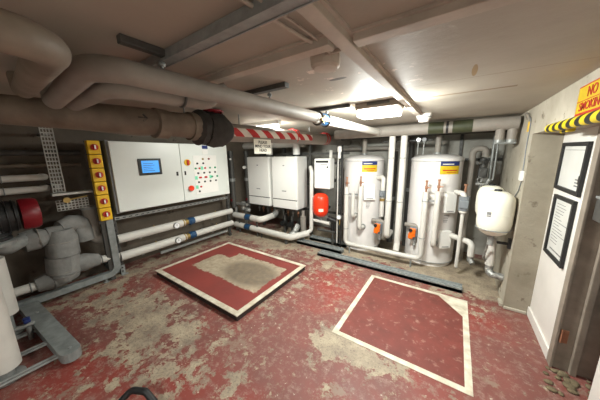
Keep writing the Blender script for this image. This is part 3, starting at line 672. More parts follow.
B().tube([(-1.79, 1.09, 1.79), (-1.79, 1.14, 1.79), (-1.79, 1.20, 1.79), (-1.79, 1.29, 1.785), (-1.79, 1.36, 1.78), (-1.79, 1.44, 1.775)], .12, bend=.2, seg=24, radii=[.10, .14, .135, .15, .145, .098], lump=.06).build('valve_cover', 'quilt_black', bp)
B().tube([(-1.8, 1.27, 1.86), (-1.8, 1.27, 1.905)], .035).build('valve_stem', 'darksteel', bp)
B().torus((-1.74, 1.27, 1.925), .075, .009).box(-1.81, -1.67, 1.264, 1.276, 1.92, 1.93).box(-1.746, -1.734, 1.2, 1.34, 1.92, 1.93).build('handwheel', 'darkred', bp)
B().torus((-1.8, 2.50, 1.80), .09, .006, (.1, 1, .35)).torus((-1.8, 2.52, 1.80), .09, .006, (.1, 1, -.4)).torus((-1.8, 3.32, 1.812), .088, .008, (0, 1, 0)).torus((-1.8, 3.40, 1.813), .088, .008, (0, 1, 0)).build('red_tie', 'red', bp)
hr = B()
for yy in (1.05, 1.6, 2.9): hr.cyl((-1.8, yy, 1.86), (-1.8, yy, CZ), .006)
hr.build('hanger_rod', 'steel', bp)
o4 = thing('clad_saddle', 'brown clad fitting lying behind the main pipe above the control panel', 'pipe fitting', (-2.2, 1.2, 1.72))
B().tube([(-2.25, .55, 1.82), (-2.25, .9, 1.83), (-2.25, 1.3, 1.83), (-2.25, 3.62, 1.80)], .07, seg=24, radii=[.07, .1, .07, .06], bend=.3).build('pipe_run', 'clad', o4)
ro = B()
for yy in (.65, .85, 1.05, 2.4): ro.cyl((-2.25, yy, 1.88), (-2.25, yy, CZ), .006)
ro.build('hanger_rod', 'darksteel', o4)
# mind your head sign
sn = thing('hanging_sign', 'white sign reading PLEASE MIND YOUR HEAD hanging from the striped pipe', 'sign', (-1.69, 1.8, 1.57))
B().box(-1.698, -1.692, 1.68, 1.935, 1.575, 1.722, .001).build('sign_board', 'signwhite', sn)
for i, w in enumerate(('PLEASE', 'MIND YOUR', 'HEAD')):
    B().text(w, .042, (-1.6905, 1.8075, 1.69-.04*i), (0, 1, 0), (0, 0, 1), .0006).build('lettering', 'blackink', sn)
B().cyl((-1.7, 1.70, 1.71), (-1.715, 1.70, 1.735), .003, seg=6).cyl((-1.7, 1.91, 1.71), (-1.715, 1.91, 1.735), .003, seg=6).build('sign_tie', 'steel', sn)

# ------------------------------------------------------------------ control panel
cp = thing('control_panel', 'large white electrical control cabinet with touch screen on the left wall frame', 'control panel', (-3.6, 1.88, .87))
B().box(-3.72, -3.47, 1.03, 2.74, .87, 1.755, .006).build('cabinet_body', 'panel', cp)
B().box(-3.705, -3.475, 1.005, 1.035, .86, 1.765, .004).build('side_panel', 'greyplastic', cp)
X = -3.45
d1 = B().box(-3.472, X, 1.03, 1.872, .88, 1.75, .004).build('cabinet_door', 'panel', cp)
d2 = B().box(-3.472, X, 1.880, 2.735, .88, 1.75, .004).build('cabinet_door', 'panel', cp)
B().box(X-.002, X+.012, 1.305, 1.59, 1.32, 1.54, .004).build('screen_bezel', 'blackmetal', d1)
B().box(X+.012, X+.014, 1.342, 1.555, 1.352, 1.512).build('screen', 'bluelcd', d1)
sl = B()
for k in range(5): sl.box(X+.014, X+.0145, 1.36, 1.50-.02*(k % 3), 1.375+.024*k, 1.381+.024*k)
sl.build('screen_text', 'navy', d1)
B().box(X, X+.006, 1.79, 1.82, 1.28, 1.34, .002).build('door_lock', 'blackmetal', d1)
B().box(X, X+.006, 1.915, 1.94, 1.28, 1.34, .002).build('door_lock', 'blackmetal', d2)
m = B().cyl((X, 1.975, 1.47), (X+.012, 1.975, 1.47), .05).build('isolator_plate', 'yellow', d2)
B().box(X+.012, X+.035, 1.96, 1.995, 1.43, 1.51, .006).build('isolator_knob', 'redink', m)
B().cyl((X, 1.985, 1.07), (X+.02, 1.985, 1.07), .034).cyl((X+.02, 1.985, 1.07), (X+.04, 1.985, 1.07), .042).build('emergency_stop', 'redvessel', d2)
B().box(X, X+.006, 2.25, 2.35, 1.68, 1.735, .002).build('meter', 'navy', d2)
B().box(X, X+.003, 2.25, 2.35, 1.59, 1.67, .001).build('meter_label', 'white', d2)
lb = B().box(X, X+.003, 2.075, 2.50, .955, 1.575, .001).build('switch_plate', 'white', d2)
rows = [(1.518, [(2.242, 'brass'), (2.352, 'darkred')]), (1.45, [(2.137, 'black'), (2.243, 'blackmetal')]),
        (1.372, [(2.102, 'green'), (2.17, 'red'), (2.27, 'red'), (2.36, 'green'), (2.46, 'green')]),
        (1.295, [(2.138, 'black'), (2.245, 'black'), (2.35, 'black'), (2.453, 'black')]),
        (1.222, [(2.16, 'red'), (2.18, 'red'), (2.26, 'red'), (2.28, 'red'), (2.39, 'green'), (2.49, 'green')]),
        (1.15, [(2.136, 'black'), (2.245, 'black'), (2.35, 'black'), (2.457, 'black')]), (1.072, [(2.168, 'red')]), (1.0, [(2.134, 'black')])]
for zz, it in rows:
    for yy, cc in it:
        B().cyl((X+.003, yy, zz), (X+.015, yy, zz), .015, seg=14).build('indicator_lamp' if cc in ('red', 'green') else 'selector_switch', cc, lb)
mt = B()
for yy, zz in ((2.10, 1.222), (2.36, 1.222), (2.10, 1.072), (2.215, 1.372)): mt.box(X+.003, X+.005, yy-.022, yy+.022, zz-.028, zz+.028)
mt.build('mint_tag', 'mint', lb)
# isolator column
col = thing('switch_post', 'dark post carrying the column of yellow isolators left of the control panel', 'post', (-3.56, .9, 0))
B().box(-3.60, -3.545, .85, .90, 0, 1.74, .003).build('post_body', 'darksteel', col)
B().box(-3.545, -3.53, .83, .955, .76, 1.75, .002).build('back_plate', 'darksteel', col)
iso = thing('isolator_switch', 'x', 'isolator switch', (-3.53, .893, 1.60), 'yellow rotary isolators in a column')
B().box(-3.53, -3.45, .835, .951, 1.601, 1.752, .006).build('switch_box', 'yellow', iso)
kd = B().cyl((-3.45, .893, 1.678), (-3.436, .893, 1.678), .036).build('red_dial', 'redink', iso)
B().cyl((-3.436, .893, 1.678), (-3.43, .893, 1.678), .012).box(-3.436, -3.412, .886, .90, 1.652, 1.704, .003).build('dial_grip', 'red', kd)
B().box(-3.4115, -3.41, .886, .90, 1.655, 1.701).build('pointer', 'white', kd)
pl = ['topmost yellow isolator of the column beside the control panel', 'second yellow isolator from the top of the column', 'third yellow isolator from the top of the column',
      'third yellow isolator from the bottom of the column', 'second yellow isolator from the bottom of the column', 'lowest yellow isolator of the column, above the pipes']
iso['label'] = pl[0]
for i in range(1, 6):
    c = copy_tree(iso); c.location.z = 1.60-.158*i; c['label'] = pl[i]
# cable tray
ct = thing('cable_tray', 'perforated galvanised cable tray standing upright left of the yellow isolators', 'cable tray', (-3.6, .56, 1.19))
def perf(mb, x0, x1, y0, y1, z0, z1, nu, nv, vertical=True):
    e = .3
    for k in range(nv+1):
        yy = y0+(y1-y0)*k/nv; w = (y1-y0)/nv*e/2; mb.box(x0, x1, max(y0, yy-w), min(y1, yy+w), z0, z1)
    for k in range(nu+1):
        zz = z0+(z1-z0)*k/nu; w = (z1-z0)/nu*e/2; mb.box(x0, x1, y0, y1, max(z0, zz-w), min(z1, zz+w))
    return mb
perf(B(), -3.602, -3.598, .52, .61, 1.19, 1.95, 18, 4).box(-3.6, -3.585, .515, .521, 1.19, 1.95).box(-3.6, -3.585, .609, .615, 1.19, 1.95).build('tray_plate', 'lightsteel', ct)
B().box(-3.945, -3.60, .54, .58, 1.24, 1.27).box(-3.945, -3.60, .54, .58, 1.8, 1.83).build('wall_arm', 'steel', ct)
sh = thing('perforated_plate', 'white perforated mounting plate with small valve below the cable tray', 'mounting plate', (-3.6, .62, .92))
perf(B(), -3.602, -3.598, .52, .79, .98, 1.1, 4, 9).build('plate', 'lightsteel', sh)
B().box(-3.66, -3.56, .5, .84, 1.155, 1.18, .003).build('shelf_rail', 'lightsteel', sh)
B().cyl((-3.6, .60, 1.1), (-3.54, .60, 1.1), .03).cyl((-3.57, .62, 1.1), (-3.57, .78, 1.12), .008).build('small_valve', 'brass', sh)
B().box(-3.945, -3.60, .6, .63, 1.16, 1.175).box(-3.945, -3.6, .6, .63, 1.0, 1.03).build('wall_arm', 'steel', sh)
for zz, lb in ((1.36, 'upper white wall pipe at the left edge above the red motor'), (1.235, 'lower white wall pipe at the left edge just above the red motor')):
    p = thing('wall_pipe', lb, 'pipe', (-3.75, 0, zz), 'wall pipes above the motor')
    B().tube([(-3.72, -1.58, zz), (-3.72, .50, zz), (-3.94, .50, zz)], .035, bend=.06).build('pipe_run', 'insul', p)
    B().torus((-3.72, .2, zz), .037, .005, (0, 1, 0)).box(-3.95, -3.755, .19, .21, zz-.01, zz+.01).build('pipe_clip', 'steel', p)
darkpipe('dark pipe high along the left wall behind the cable tray', [(-3.85, -1.5, 1.62), (-3.85, .85, 1.62)], .03)
darkpipe('rusty brown pipe along the left wall at shelf height', [(-3.86, -1.5, 1.5), (-3.86, .84, 1.48)], .022, 'clad')

# ------------------------------------------------------------------ wall pipes under the panel
def wall_pipe(z, label):
    p = thing('lower_wall_pipe', label, 'pipe', (-3.6, 1.9, z), 'valved pipes under the control panel')
    B().tube([(-3.6, 1.0, z), (-3.6, 1.9, z)], .058, seg=24).tube([(-3.6, 2.06, z), (-3.6, 2.86, z)], .052, seg=24).build('pipe_run', 'insul', p)
    B().tube([(-3.6, 1.86, z), (-3.6, 1.97, z)], .05).tube([(-3.6, 1.87, z), (-3.6, 1.885, z)], .066, seg=20).build('brass_union', 'brass', p)
    B().tube([(-3.6, 1.96, z), (-3.6, 2.07, z)], .056).tube([(-3.6, 1.99, z), (-3.6, 2.01, z)], .066, seg=20).build('blue_coupling', 'blue', p)
    g = B().cyl((-3.545, 1.74, z+.005), (-3.515, 1.74, z+.005), .046).build('pressure_gauge', 'steel', p)
    B().cyl((-3.515, 1.74, z+.005), (-3.511, 1.74, z+.005), .038).build('gauge_face', 'glass', g)
    B().box(-3.511, -3.509, 1.736, 1.742, z-.0, z+.03).build('gauge_needle', 'blackink', g)
    B().cyl((-3.6, 1.45, z+.05), (-3.6, 1.45, z+.075), .008).cyl((-3.6, 2.5, z+.045), (-3.6, 2.5, z+.075), .008).build('test_point', 'brass', p)
    B().box(-3.95, -3.6, 1.25, 1.28, z-.075, z-.058).box(-3.95, -3.6, 2.4, 2.43, z-.075, z-.052).build('wall_arm', 'steel', p)
wall_pipe(.50, 'upper white pipe with gauge and blue coupling under the control panel')
wall_pipe(.255, 'lower white pipe with gauge and blue coupling under the control panel')
strut('perforated steel rail along the underside of the control panel', (-3.62, 1.0, .76), (-3.62, 2.78, .76), .04, 'steel')
strut('steel post with foot plate at the near end of the control panel frame', (-3.66, .98, 0), (-3.66, .98, .87), .045, 'darksteel')
strut('steel post at the far end of the control panel frame', (-3.64, 2.78, 0), (-3.64, 2.78, 1.75), .045, 'darksteel')
ff = thing('foot_bracket', 'small white perforated foot bracket on the floor by the panel post', 'bracket', (-3.6, 1.0, 0))
B().box(-3.61, -3.57, .975, 1.05, 0, .008).box(-3.612, -3.605, .98, 1.03, 0, .13).build('angle_plate', 'steel', ff)
B().cyl((-3.605, 1.0, .1), (-3.596, 1.0, .1), .01, seg=6).cyl((-3.605, 1.0, .05), (-3.596, 1.0, .05), .01, seg=6).build('bolt', 'darksteel', ff)
# strut on floor under pipes
strut('galvanised rail on the floor under the wall pipes', (-3.64, 1.5, .10), (-3.64, 2.75, .10), .035, 'steel', slots=False)

# ------------------------------------------------------------------ pump skid at left
sk = thing('pump_skid', 'grey steel skid frame with rounded corner carrying the jacketed pump pipework', 'skid frame', (-3.55, .2, 0))
def bent_bar(mb, pts, w):
    b = bmesh.new(); rg_ = [[b.verts.new((x_+a*w/2, y_+ny*c*w/2, z_+nz*c*w/2)) for a, c in ((-1, -1), (1, -1), (1, 1), (-1, 1))] for x_, y_, z_, ny, nz in pts]
    for p_, q_ in zip(rg_, rg_[1:]):
        for j in range(4): b.faces.new((p_[j], p_[(j+1) % 4], q_[(j+1) % 4], q_[j]))
    b.faces.new(rg_[0]); b.faces.new(rg_[-1]); mb._add(b); return mb
arc = [(-3.55, -1.2, .09, 0, 1)]+[(-3.55, .83+.1*math.sin(a*PI/12), .19-.1*math.cos(a*PI/12), -math.sin(a*PI/12), math.cos(a*PI/12)) for a in range(7)]+[(-3.55, .93, .80, -1, 0)]
bent_bar(B(), arc, .07).build('frame_rail', 'channel', sk)
B().box(-3.94, -3.58, .9, .96, .06, .12).box(-3.94, -3.58, -.2, -.14, .06, .12).build('cross_member', 'greypaint', sk)
for yy in (.15, .80): B().cyl((-3.55, yy, 0), (-3.55, yy, .06), .014).cyl((-3.55, yy, 0), (-3.55, yy, .01), .03).build('levelling_foot', 'steel', sk)
jk = thing('jacketed_valve', 'grey quilted insulation jackets over the vertical valve body and its elbows', 'insulation jacket', (-3.55, .47, .2))
B().tube([(-3.55, .50, .79), (-3.55, .495, .70), (-3.55, .48, .5), (-3.55, .46, .30), (-3.55, .46, .22)], .11, bend=.3, seg=24, radii=[.10, .132, .135, .14, .12], lump=.07).build('valve_jacket', 'quilt', jk)
B().tube([(-3.55, .52, .76), (-3.55, .40, .75), (-3.54, .32, .74), (-3.53, .22, .73)], .085, bend=.08, seg=20, lump=.08, radii=[.07, .08, .105, .10]).build('elbow_jacket', 'quilt', jk)
B().tube([(-3.60, .50, .80), (-3.68, .69, .83), (-3.68, .70, .58)], .085, bend=.09, seg=20, lump=.07, radii=[.07, .095, .105]).build('elbow_jacket', 'quilt', jk)
B().tube([(-3.55, .48, .27), (-3.55, .36, .25), (-3.55, .24, .24)], .08, bend=.08, seg=20, lump=.08, radii=[.10, .10, .07]).build('elbow_jacket', 'quilt', jk)
B().tube([(-3.55, .52, .36), (-3.56, .64, .34), (-3.57, .77, .32)], .08, bend=.08, seg=20, lump=.08, radii=[.09, .10, .075]).build('elbow_jacket', 'quilt', jk)
B().torus((-3.55, .49, .66), .133, .004).torus((-3.55, .46, .33), .136, .004).torus((-3.54, .33, .74), .105, .004, (0, 1, 0)).build('draw_cord', 'insul_dull', jk)
q = thing('skid_pipe', 'white pipe leaving the lower left quilted elbow towards the left edge', 'pipe', (-3.55, -.3, .2))
B().tube([(-3.55, .26, .24), (-3.55, -1.2, .23)], .045).build('pipe_run', 'insul', q); B().torus((-3.55, .2, .24), .048, .006, (0, 1, 0)).build('pipe_clip', 'steel', q)
q = thing('skid_pipe', 'white pipe linking the lower right quilted elbow to the wall pipes', 'pipe', (-3.6, .9, .28))
B().tube([(-3.575, .74, .315), (-3.6, .98, .275)], .045).build('pipe_run', 'insul', q); B().torus((-3.58, .80, .306), .048, .006, (0, 1, 0)).build('pipe_clip', 'steel', q)
q = thing('skid_pipe', 'fat white vertical pipe stub between the quilted elbow and the isolator column', 'pipe', (-3.7, .78, .45))
B().tube([(-3.72, .80, .95), (-3.72, .80, .55), (-3.66, .98, .50)], .065, bend=.08).build('pipe_run', 'insul_dull', q); B().cyl((-3.72, .80, .94), (-3.72, .80, .97), .08).build('pipe_flange', 'steel', q)
# motor
mo = thing('pump_motor', 'black and dark red pump motor at the left edge above the quilted jackets', 'motor', (-3.3, .1, .85))
B().lathe([(.10, 0), (.135, .01), (.14, .05), (.14, .45), (.13, .5)], (-3.3, -.28, 1.05), (0, 1, 0), seg=40).build('motor_body', 'black', mo)
fb = B()
for k in range(11): fb.torus((-3.3, -.26+k*.046, 1.05), .141, .006, (0, 1, 0), 32)
fb.build('cooling_fin', 'blackmetal', mo)
B().lathe([(.143, 0), (.146, .02), (.145, .09), (.13, .115), (.06, .125), (0, .125)], (-3.3, .235, 1.05), (0, 1, 0), seg=40).build('red_end_cap', 'darkred', mo)
B().lathe([(.05, 0), (.12, .0), (.125, .02), (.09, .05), (.08, .12), (.11, .14), (.13, .16), (.13, .19), (.0, .19)][::-1] if False else [(0, 0), (.13, 0), (.13, .03), (.10, .05), (.085, .10), (.12, .14), (.12, .165), (0, .165)], (-3.32, .05, .80), (0, 0, 1), seg=32).build('pump_casing', 'steel', mo)
B().torus((-3.32, .05, .90), .10, .018).torus((-3.32, .05, .86), .10, .018).build('rubber_bellows', 'black', mo)
B().tube([(-3.32, .05, .82), (-3.38, .12, .74), (-3.52, .25, .77)], .06, bend=.06).build('suction_elbow', 'steel', mo)
# cylindrical supports
B().box(-3.94, -3.3, .0, .05, .95, .99, .004).build('support_arm', 'darksteel', mo)

# foreground channel with rods
fc = thing('steel_channel', 'wide grey steel channel on the floor at the left with rounded free end', 'steel channel', (-2.8, .26, 0))
pts = [(-3.48, .09), (-2.34, .18)]+[(-2.34+.06*math.sin(a*PI/8), .24-.06*math.cos(a*PI/8)) for a in range(1, 9)]+[(-3.48, .22)]
B().poly(pts, .03, .105).build('channel_section', 'channel', fc)
B().poly([(-3.44, .11), (-2.4, .195), (-2.4, .285), (-3.44, .20)], 0, .031).build('channel_base', 'black', fc)
B().cyl((-2.36, .245, .1), (-2.36, .245, .112), .012, seg=6).cyl((-3.2, .18, .1), (-3.2, .18, .112), .012, seg=6).build('bolt', 'steel', fc)
for x_, lb in ((-2.98, 'rear'), (-2.68, 'middle'), (-2.42, 'front')):
    r = thing('conduit_pair', lb+' pair of bright steel conduits running into the wide grey floor channel', 'conduit', (x_, -.4, .03))
    B().tube([(x_-.018, -1.5, .055), (x_-.018, .13+(x_+3.48)*.08, .05)], .010, seg=12).tube([(x_+.018, -1.5, .055), (x_+.018, .13+(x_+3.48)*.08, .05)], .010, seg=12).build('conduit_run', 'steel', r)
    B().box(x_-.045, x_+.045, -.3, -.27, 0, .075, .004).build('saddle_clip', 'darksteel', r)
for (x_, y_, r_, zb), lb in (((-2.54, -.065, .085, .09), 'thick white vertical pipe at the lower left corner, nearest the camera'), ((-3.20, .0, .085, .20), 'thick white vertical pipe at the left edge, standing behind a similar one')):
    p = thing('standing_pipe', lb, 'pipe', (x_, y_, 0), 'thick white pipes at the left edge')
    B().tube([(x_, y_, 1.95 if x_ > -3 else .72), (x_, y_, zb)], r_, seg=28).build('pipe_run', 'insul', p)
    B().cyl((x_, y_, 0), (x_, y_, zb), r_*.5).cyl((x_, y_, 0), (x_, y_, .012), r_*1.1).build('floor_flange', 'steel', p)
bv = thing('blue_valve', 'small blue handled valve between the thick white pipes and the grey channel', 'valve', (-3.0, .06, 0))
B().cyl((-2.95, .10, 0), (-2.95, .10, .17), .016).cyl((-2.95, .0, .14), (-2.95, .14, .14), .02).build('valve_body', 'steel', bv)
B().box(-2.99, -2.91, .08, .12, .17, .20, .008).cyl((-2.95, .10, .165), (-2.95, .10, .205), .022).build('blue_handle', 'navy', bv)
# hose at the bottom
hs = thing('black_hose', 'black bent hose handle poking up at the bottom edge of the picture', 'hose', (-1.4, .35, 0))
B().tube([(-1.62, .20, 0), (-1.585, .30, .06), (-1.56, .37, .115), (-1.47, .415, .12), (-1.40, .43, .07), (-1.33, .42, .0)], .019, bend=.05, seg=14).build('hose_loop', 'black', hs)
B().torus((-1.585, .30, .05), .018, .004, (.3, .8, .4)).torus((-1.40, .43, .06), .018, .004, (.8, .2, -.4)).build('hose_rib', 'blackmetal', hs)

# ------------------------------------------------------------------ back left pipes
p = thing('boiler_pipe', 'upper white insulated pipe with blue coupling below the boilers', 'pipe', (-3.3, 3.05, .28))
B().tube([(-3.74, 3.05, .36), (-2.98, 3.05, .36), (-2.97, 3.38, .37)], .058, bend=.09, seg=24).build('pipe_run', 'insul', p)
B().cyl((-3.38, 3.05, .36), (-3.25, 3.05, .36), .061, seg=24).build('blue_coupling', 'blue', p)
B().torus((-3.385, 3.05, .36), .06, .008, (1, 0, 0)).torus((-3.245, 3.05, .36), .06, .008, (1, 0, 0)).build('flange_ring', 'darksteel', p)
B().tube([(-2.97, 3.36, .37), (-2.95, 3.45, .40), (-2.93, 3.47, .50)], .06, bend=.06, lump=.08).build('foil_elbow', 'foil', p)
B().cyl((-3.6, 3.05, 0), (-3.6, 3.05, .32), .014).cyl((-3.1, 3.05, 0), (-3.1, 3.05, .32), .014).build('support_leg', 'darksteel', p)
p = thing('boiler_pipe', 'lower white insulated pipe with blue coupling, rising beside the red vessel', 'pipe', (-3.0, 3.08, .05))
B().tube([(-3.74, 3.06, .155), (-2.30, 3.06, .135), (-2.06, 3.28, .20)], .056, bend=.09, seg=24).build('pipe_run', 'insul', p)
B().tube([(-2.1, 3.25, .195), (-2.03, 3.32, .24), (-2.03, 3.34, 1.28), (-2.10, 3.42, 1.35)], .033, bend=.06, seg=20).build('riser', 'insul', p)
B().cyl((-3.42, 3.06, .15), (-3.28, 3.06, .15), .06, seg=24).build('blue_coupling', 'blue', p)
B().torus((-3.425, 3.06, .15), .058, .008, (1, 0, 0)).torus((-3.275, 3.06, .15), .058, .008, (1, 0, 0)).build('flange_ring', 'darksteel', p)
B().tube([(-2.36, 3.12, .14), (-2.30, 3.2, .2), (-2.30, 3.3, .30)], .05, bend=.05, lump=.08).build('foil_elbow', 'foil', p)
B().cyl((-3.0, 3.06, 0), (-3.0, 3.06, .1), .014).cyl((-2.4, 3.06, 0), (-2.4, 3.06, .1), .03).build('support_leg', 'darksteel', p)
# boilers
def boiler(x0, x1, label):
    b = thing('boiler', label, 'boiler', ((x0+x1)/2, 3.45, .57), 'white wall hung boilers')
    B().box(x0, x1, 3.32, 3.66, .57, 1.54, .02, 3).build('boiler_casing', 'white', b)
    B().box(x0+.004, x1-.004, 3.302, 3.325, .75, 1.535, .012, 3).build('front_cover', 'white', b)
    fl = B().box(x0+.004, x1-.004, 3.300, 3.325, .575, .74, .012, 3).build('control_flap', 'white', b)
    B().box(x0+.006, x1-.006, 3.304, 3.33, .738, .752).build('flap_seam', 'darksteel', b)
    B().box((x0+x1)/2-.05, (x0+x1)/2+.05, 3.2995, 3.301, .90, .915).box((x0+x1)/2-.02, (x0+x1)/2+.02, 3.2995, 3.302, 1.37, 1.385).build('badge', 'ink', b)
    B().box(x0+.03, x1-.03, 3.36, 3.62, .545, .572).build('underside_tray', 'darksteel', b)
    for k in range(4):
        xx = x0+.1+k*.12; B().cyl((xx, 3.5, .56), (xx, 3.5, .38), .013, seg=10).cyl((xx, 3.5, .44), (xx, 3.5, .48), .024, seg=8).build('tail_pipe', 'copper' if k % 2 else 'steel', b)
    B().cyl((x1-.13, 3.5, 1.53), (x1-.13, 3.5, 1.95), .066).build('flue', 'white', b)
    B().cyl((x1-.13, 3.5, 1.53), (x1-.13, 3.5, 1.57), .078).build('flue_collar', 'blackmetal', b)
    return b
boiler(-3.555, -2.975, 'white wall boiler under the hanging sign, nearer the control panel')
boiler(-2.895, -2.32, 'white wall boiler on the right of the pair, nearer the small white unit')
fr = thing('mounting_frame', 'dark steel mounting frame behind the boilers', 'frame', (-2.9, 3.7, 0))
B().box(-3.55, -3.5, 3.68, 3.73, 0, 1.95).box(-2.92, -2.87, 3.68, 3.73, 0, 1.95).box(-2.30, -2.25, 3.68, 3.73, 0, 1.95).build('upright', 'darksteel', fr)
B().box(-3.55, -1.5, 3.665, 3.69, .50, .54).box(-3.55, -1.5, 3.665, 3.69, 1.56, 1.60).box(-3.5, -2.3, 3.66, 3.68, 1.0, 1.1).build('cross_rail', 'darksteel', fr)
darkpipe('dark insulated vertical pipe right beside the far end of the control panel', [(-3.80, 3.1, 1.66), (-3.80, 3.1, .50)], .05)
darkpipe('dark insulated vertical pipe between the control panel and the boilers', [(-3.62, 3.35, 1.66), (-3.62, 3.35, .50)], .05)
darkpipe('white horizontal duct high in the corner behind the hanging sign', [(-3.94, 3.62, 1.77), (-2.35, 3.62, 1.77)], .065, 'insul')
vb = thing('valve_cluster', 'cluster of small valves and pipework between the panel and the boilers', 'valves', (-3.7, 3.2, .5))
B().cyl((-3.90, 3.15, .58), (-3.45, 3.15, .58), .03).cyl((-3.62, 3.2, .45), (-3.62, 3.2, .62), .045).cyl((-3.8, 3.15, 0), (-3.8, 3.15, .5), .03).cyl((-3.62, 3.25, 0), (-3.62, 3.25, .5), .03).ball((-3.5, 3.2, .46), .06, 1.3, 1, .8).build('valve_body', 'foil', vb)
B().cyl((-3.80, 3.05, .66), (-3.80, 3.04, .66), .025).cyl((-3.62, 3.30, .66), (-3.62, 3.29, .66), .025).build('red_tag', 'darkred', vb)
B().cyl((-3.80, 3.09, 1.50), (-3.72, 3.02, 1.50), .02).cyl((-3.62, 3.3, 1.33), (-3.60, 3.25, 1.33), .03).build('white_fitting', 'white', vb)
ub = thing('pump_group', 'row of grey pumps and copper pipework under the boilers', 'pumps', (-2.6, 3.5, 0))
for k, xx in enumerate((-2.78, -2.6, -2.42)):
    B().cyl((xx, 3.52, .0), (xx, 3.52, .4), .024).build('pump_pipe', 'darksteel', ub)
    B().cyl((xx, 3.50, .22), (xx, 3.42, .22), .05).box(xx-.04, xx+.04, 3.46, 3.53, .17, .27, .01).build('pump_body', 'blackmetal', ub)
B().cyl((-2.24, 3.38, .16), (-2.24, 3.38, .46), .052).cyl((-2.24, 3.38, .45), (-2.24, 3.38, .56), .03).build('filter_bottle', 'insul_dull', ub)
B().cyl((-2.24, 3.38, .0), (-2.24, 3.38, .17), .02).build('filter_leg', 'steel', ub)

# small white unit, red vessel
wu = thing('pressurisation_unit', 'small white wall unit with black top slot above the red vessel', 'wall unit', (-1.8, 3.4, 1.0))
B().box(-1.985, -1.69, 3.35, 3.52, 1.0, 1.50, .012, 3).build('unit_casing', 'white', wu)
B().box(-1.955, -1.72, 3.345, 3.352, 1.43, 1.465, .003).build('display_slot', 'blackmetal', wu)
B().cyl((-1.735, 3.352, 1.36), (-1.735, 3.343, 1.36), .014).build('knob', 'blackmetal', wu)
B().box(-1.87, -1.74, 3.346, 3.351, 1.395, 1.405).build('printed_name', 'ink', wu)
B().cyl((-1.72, 3.44, 1.5), (-1.72, 3.44, 1.63), .026).cyl((-1.62, 3.44, 1.2), (-1.52, 3.44, 1.2), .02).cyl((-1.62, 3.44, 1.38), (-1.52, 3.44, 1.38), .02).build('side_pipe', 'insul', wu)
B().cyl((-2.00, 3.44, 1.42), (-1.95, 3.44, 1.42), .03).build('side_fitting', 'insul_dull', wu)
B().box(-1.95, -1.66, 3.52, 3.67, 1.1, 1.14).box(-1.95, -1.66, 3.52, 3.67, 1.40, 1.44).build('mounting_bracket', 'darksteel', wu)
rv = vessel('expansion_vessel', 'small bright red expansion vessel under the small white unit', -1.875, 3.38, .50, .92, .135, 'redvessel')
B().patch((-1.875, 3.38), .1352, .25, .85, .62, .67, .001).build('rating_label', 'signwhite', rv)
B().cyl((-1.875, 3.38, .54), (-1.875, 3.38, .44), .02).build('connection_nipple', 'steel', rv)
B().cyl((-2.02, 3.38, .42), (-1.70, 3.38, .40), .028).build('branch_pipe', 'insul', rv)
B().box(-1.88, -1.83, 3.50, 3.67, .60, .64).build('mounting_bracket', 'darksteel', rv)
q = thing('dark_pump', 'dark pump body below and right of the red vessel', 'pump', (-1.7, 3.42, .1))
B().cyl((-1.75, 3.42, .48), (-1.58, 3.42, .44), .05).cyl((-1.66, 3.42, .28), (-1.66, 3.42, .46), .035).build('pump_body', 'blackmetal', q)
B().cyl((-1.66, 3.42, 0), (-1.66, 3.42, .3), .02).cyl((-1.95, 3.42, .25), (-1.6, 3.42, .25), .022).build('pump_pipe', 'darksteel', q)
# vertical ladder
ld = thing('cable_ladder', 'dark vertical cable ladder with white cables left of the first tank', 'cable ladder', (-1.51, 3.36, 0))
ml = B().box(-1.58, -1.565, 3.36, 3.40, .02, 1.70).box(-1.50, -1.485, 3.36, 3.40, .02, 1.70)
ml.build('side_rail', 'blackmetal', ld)
rg = B()
for k in range(24): rg.box(-1.565, -1.50, 3.37, 3.385, .08+k*.068, .10+k*.068)
rg.build('rung', 'steel', ld)
B().tube([(-1.55, 3.355, .1), (-1.548, 3.355, .9), (-1.55, 3.355, 1.6)], .01, bend=.1, seg=8).build('white_cable', 'insul', ld)
B().tube([(-1.515, 3.352, .1), (-1.52, 3.352, 1.65)], .010, seg=8).build('black_cable', 'black', ld)
B().cyl((-1.52, 3.33, 1.60), (-1.52, 3.33, 1.68), .035).cyl((-1.52, 3.33, 1.50), (-1.52, 3.33, 1.60), .022).build('white_fitting', 'white', ld)
g = thing('dial_gauge', 'round white pressure gauge low on the cable ladder beside the red vessel', 'gauge', (-1.49, 3.33, .5))
B().cyl((-1.50, 3.335, .56), (-1.50, 3.305, .56), .04).build('gauge_case', 'steel', g); B().cyl((-1.50, 3.306, .56), (-1.50, 3.302, .56), .034).build('gauge_face', 'glass', g)
B().cyl((-1.50, 3.345, .42), (-1.50, 3.345, .54), .01).cyl((-1.50, 3.33, .56), (-1.50, 3.352, .56), .01).build('stem', 'brass', g)

# ------------------------------------------------------------------ lamps, camera
def area(loc, power, sx, sy, col=(.97, 1, .94), rot=(0, 0, 0)):
    l = bpy.data.lights.new('lamp', 'AREA'); l.shape = 'RECTANGLE'; l.size = sx; l.size_y = sy; l.energy = power; l.color = col
    o = bpy.data.objects.new('lamp_light', l); COL.objects.link(o); o.location = loc; o.rotation_euler = rot; return o
def point(loc, power, r=.05, col=(.97, 1, .94)):
    l = bpy.data.lights.new('lamp', 'POINT'); l.energy = power; l.shadow_soft_size = r; l.color = col
    o = bpy.data.objects.new('lamp_light', l); COL.objects.link(o); o.location = loc; return o
area((-.55, 1.94, 1.835), 14, .3, .16)
area((-.55, 2.04, 1.855), 24, .3, .05, rot=(math.radians(48), 0, 0))
area((-.55, 1.84, 1.86), 6, .3, .05, rot=(math.radians(-55), 0, 0))
area((-.72, 1.94, 1.86), 11, .05, .17, rot=(0, math.radians(60), 0))
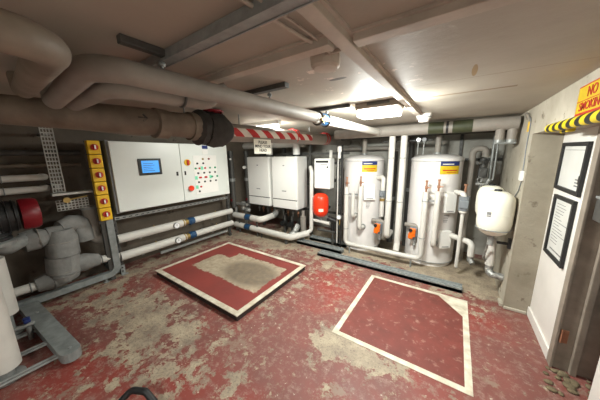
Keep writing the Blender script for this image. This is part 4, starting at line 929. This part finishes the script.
area((-.38, 1.94, 1.86), 8, .05, .17, rot=(0, math.radians(-60), 0))
area((-2.0, 2.13, 1.87), 9, .5, .07)
area((-2.0, 2.18, 1.87), 14, .5, .04, rot=(math.radians(60), 0, 0))
area((-2.31, 2.13, 1.87), 9, .04, .07, rot=(0, math.radians(60), 0))
# unseen batten light added behind the camera, hung low so overhead pipes stay dim
L_fill = thing('strip_light', 'unseen strip light added behind the camera to light the foreground floor', 'light', (-.15, -1.0, 1.88))
B().box(-.6, .3, -1.05, -.95, 1.78, 1.83, .004).cyl((-.5, -1, 1.82), (-.5, -1, CZ), .006).cyl((.2, -1, 1.82), (.2, -1, CZ), .006).build('light_base', 'white', L_fill)
B().box(-.58, .28, -1.04, -.96, 1.76, 1.785, .01).build('light_diffuser', 'lens_fill', L_fill)
area((-.15, -1.0, 1.755), 30, .85, .1)
area((1.6, 1.6, 1.93), 3, .4, .2)

w = bpy.data.worlds.new('World'); bpy.context.scene.world = w; w.use_nodes = True
w.node_tree.nodes['Background'].inputs[0].default_value = (.9, .8, .7, 1); w.node_tree.nodes['Background'].inputs[1].default_value = .02

F_, PT, RO, YAW, HH = 228., math.radians(11), math.radians(.8), math.radians(34.3), 1.55
fw = Vector((-math.sin(YAW)*math.cos(PT), math.cos(YAW)*math.cos(PT), -math.sin(PT)))
r0 = Vector((math.cos(YAW), math.sin(YAW), 0)); u0 = r0.cross(fw)
Rv = math.cos(RO)*r0-math.sin(RO)*u0; Uv = math.cos(RO)*u0+math.sin(RO)*r0
cam = bpy.data.cameras.new('Camera'); co = bpy.data.objects.new('Camera', cam); COL.objects.link(co)
cam.sensor_width = 36; cam.lens = F_/600*36; cam.clip_start = .02
mw = Matrix((Rv, Uv, -fw)).transposed().to_4x4(); mw.translation = Vector((0, 0, HH)); co.matrix_world = mw
sc = bpy.context.scene; sc.camera = co
sc.view_settings.view_transform = 'Standard'; sc.view_settings.look = 'None'; sc.view_settings.gamma = 1; sc.view_settings.use_curve_mapping = False
sc.view_settings.exposure = 0.5
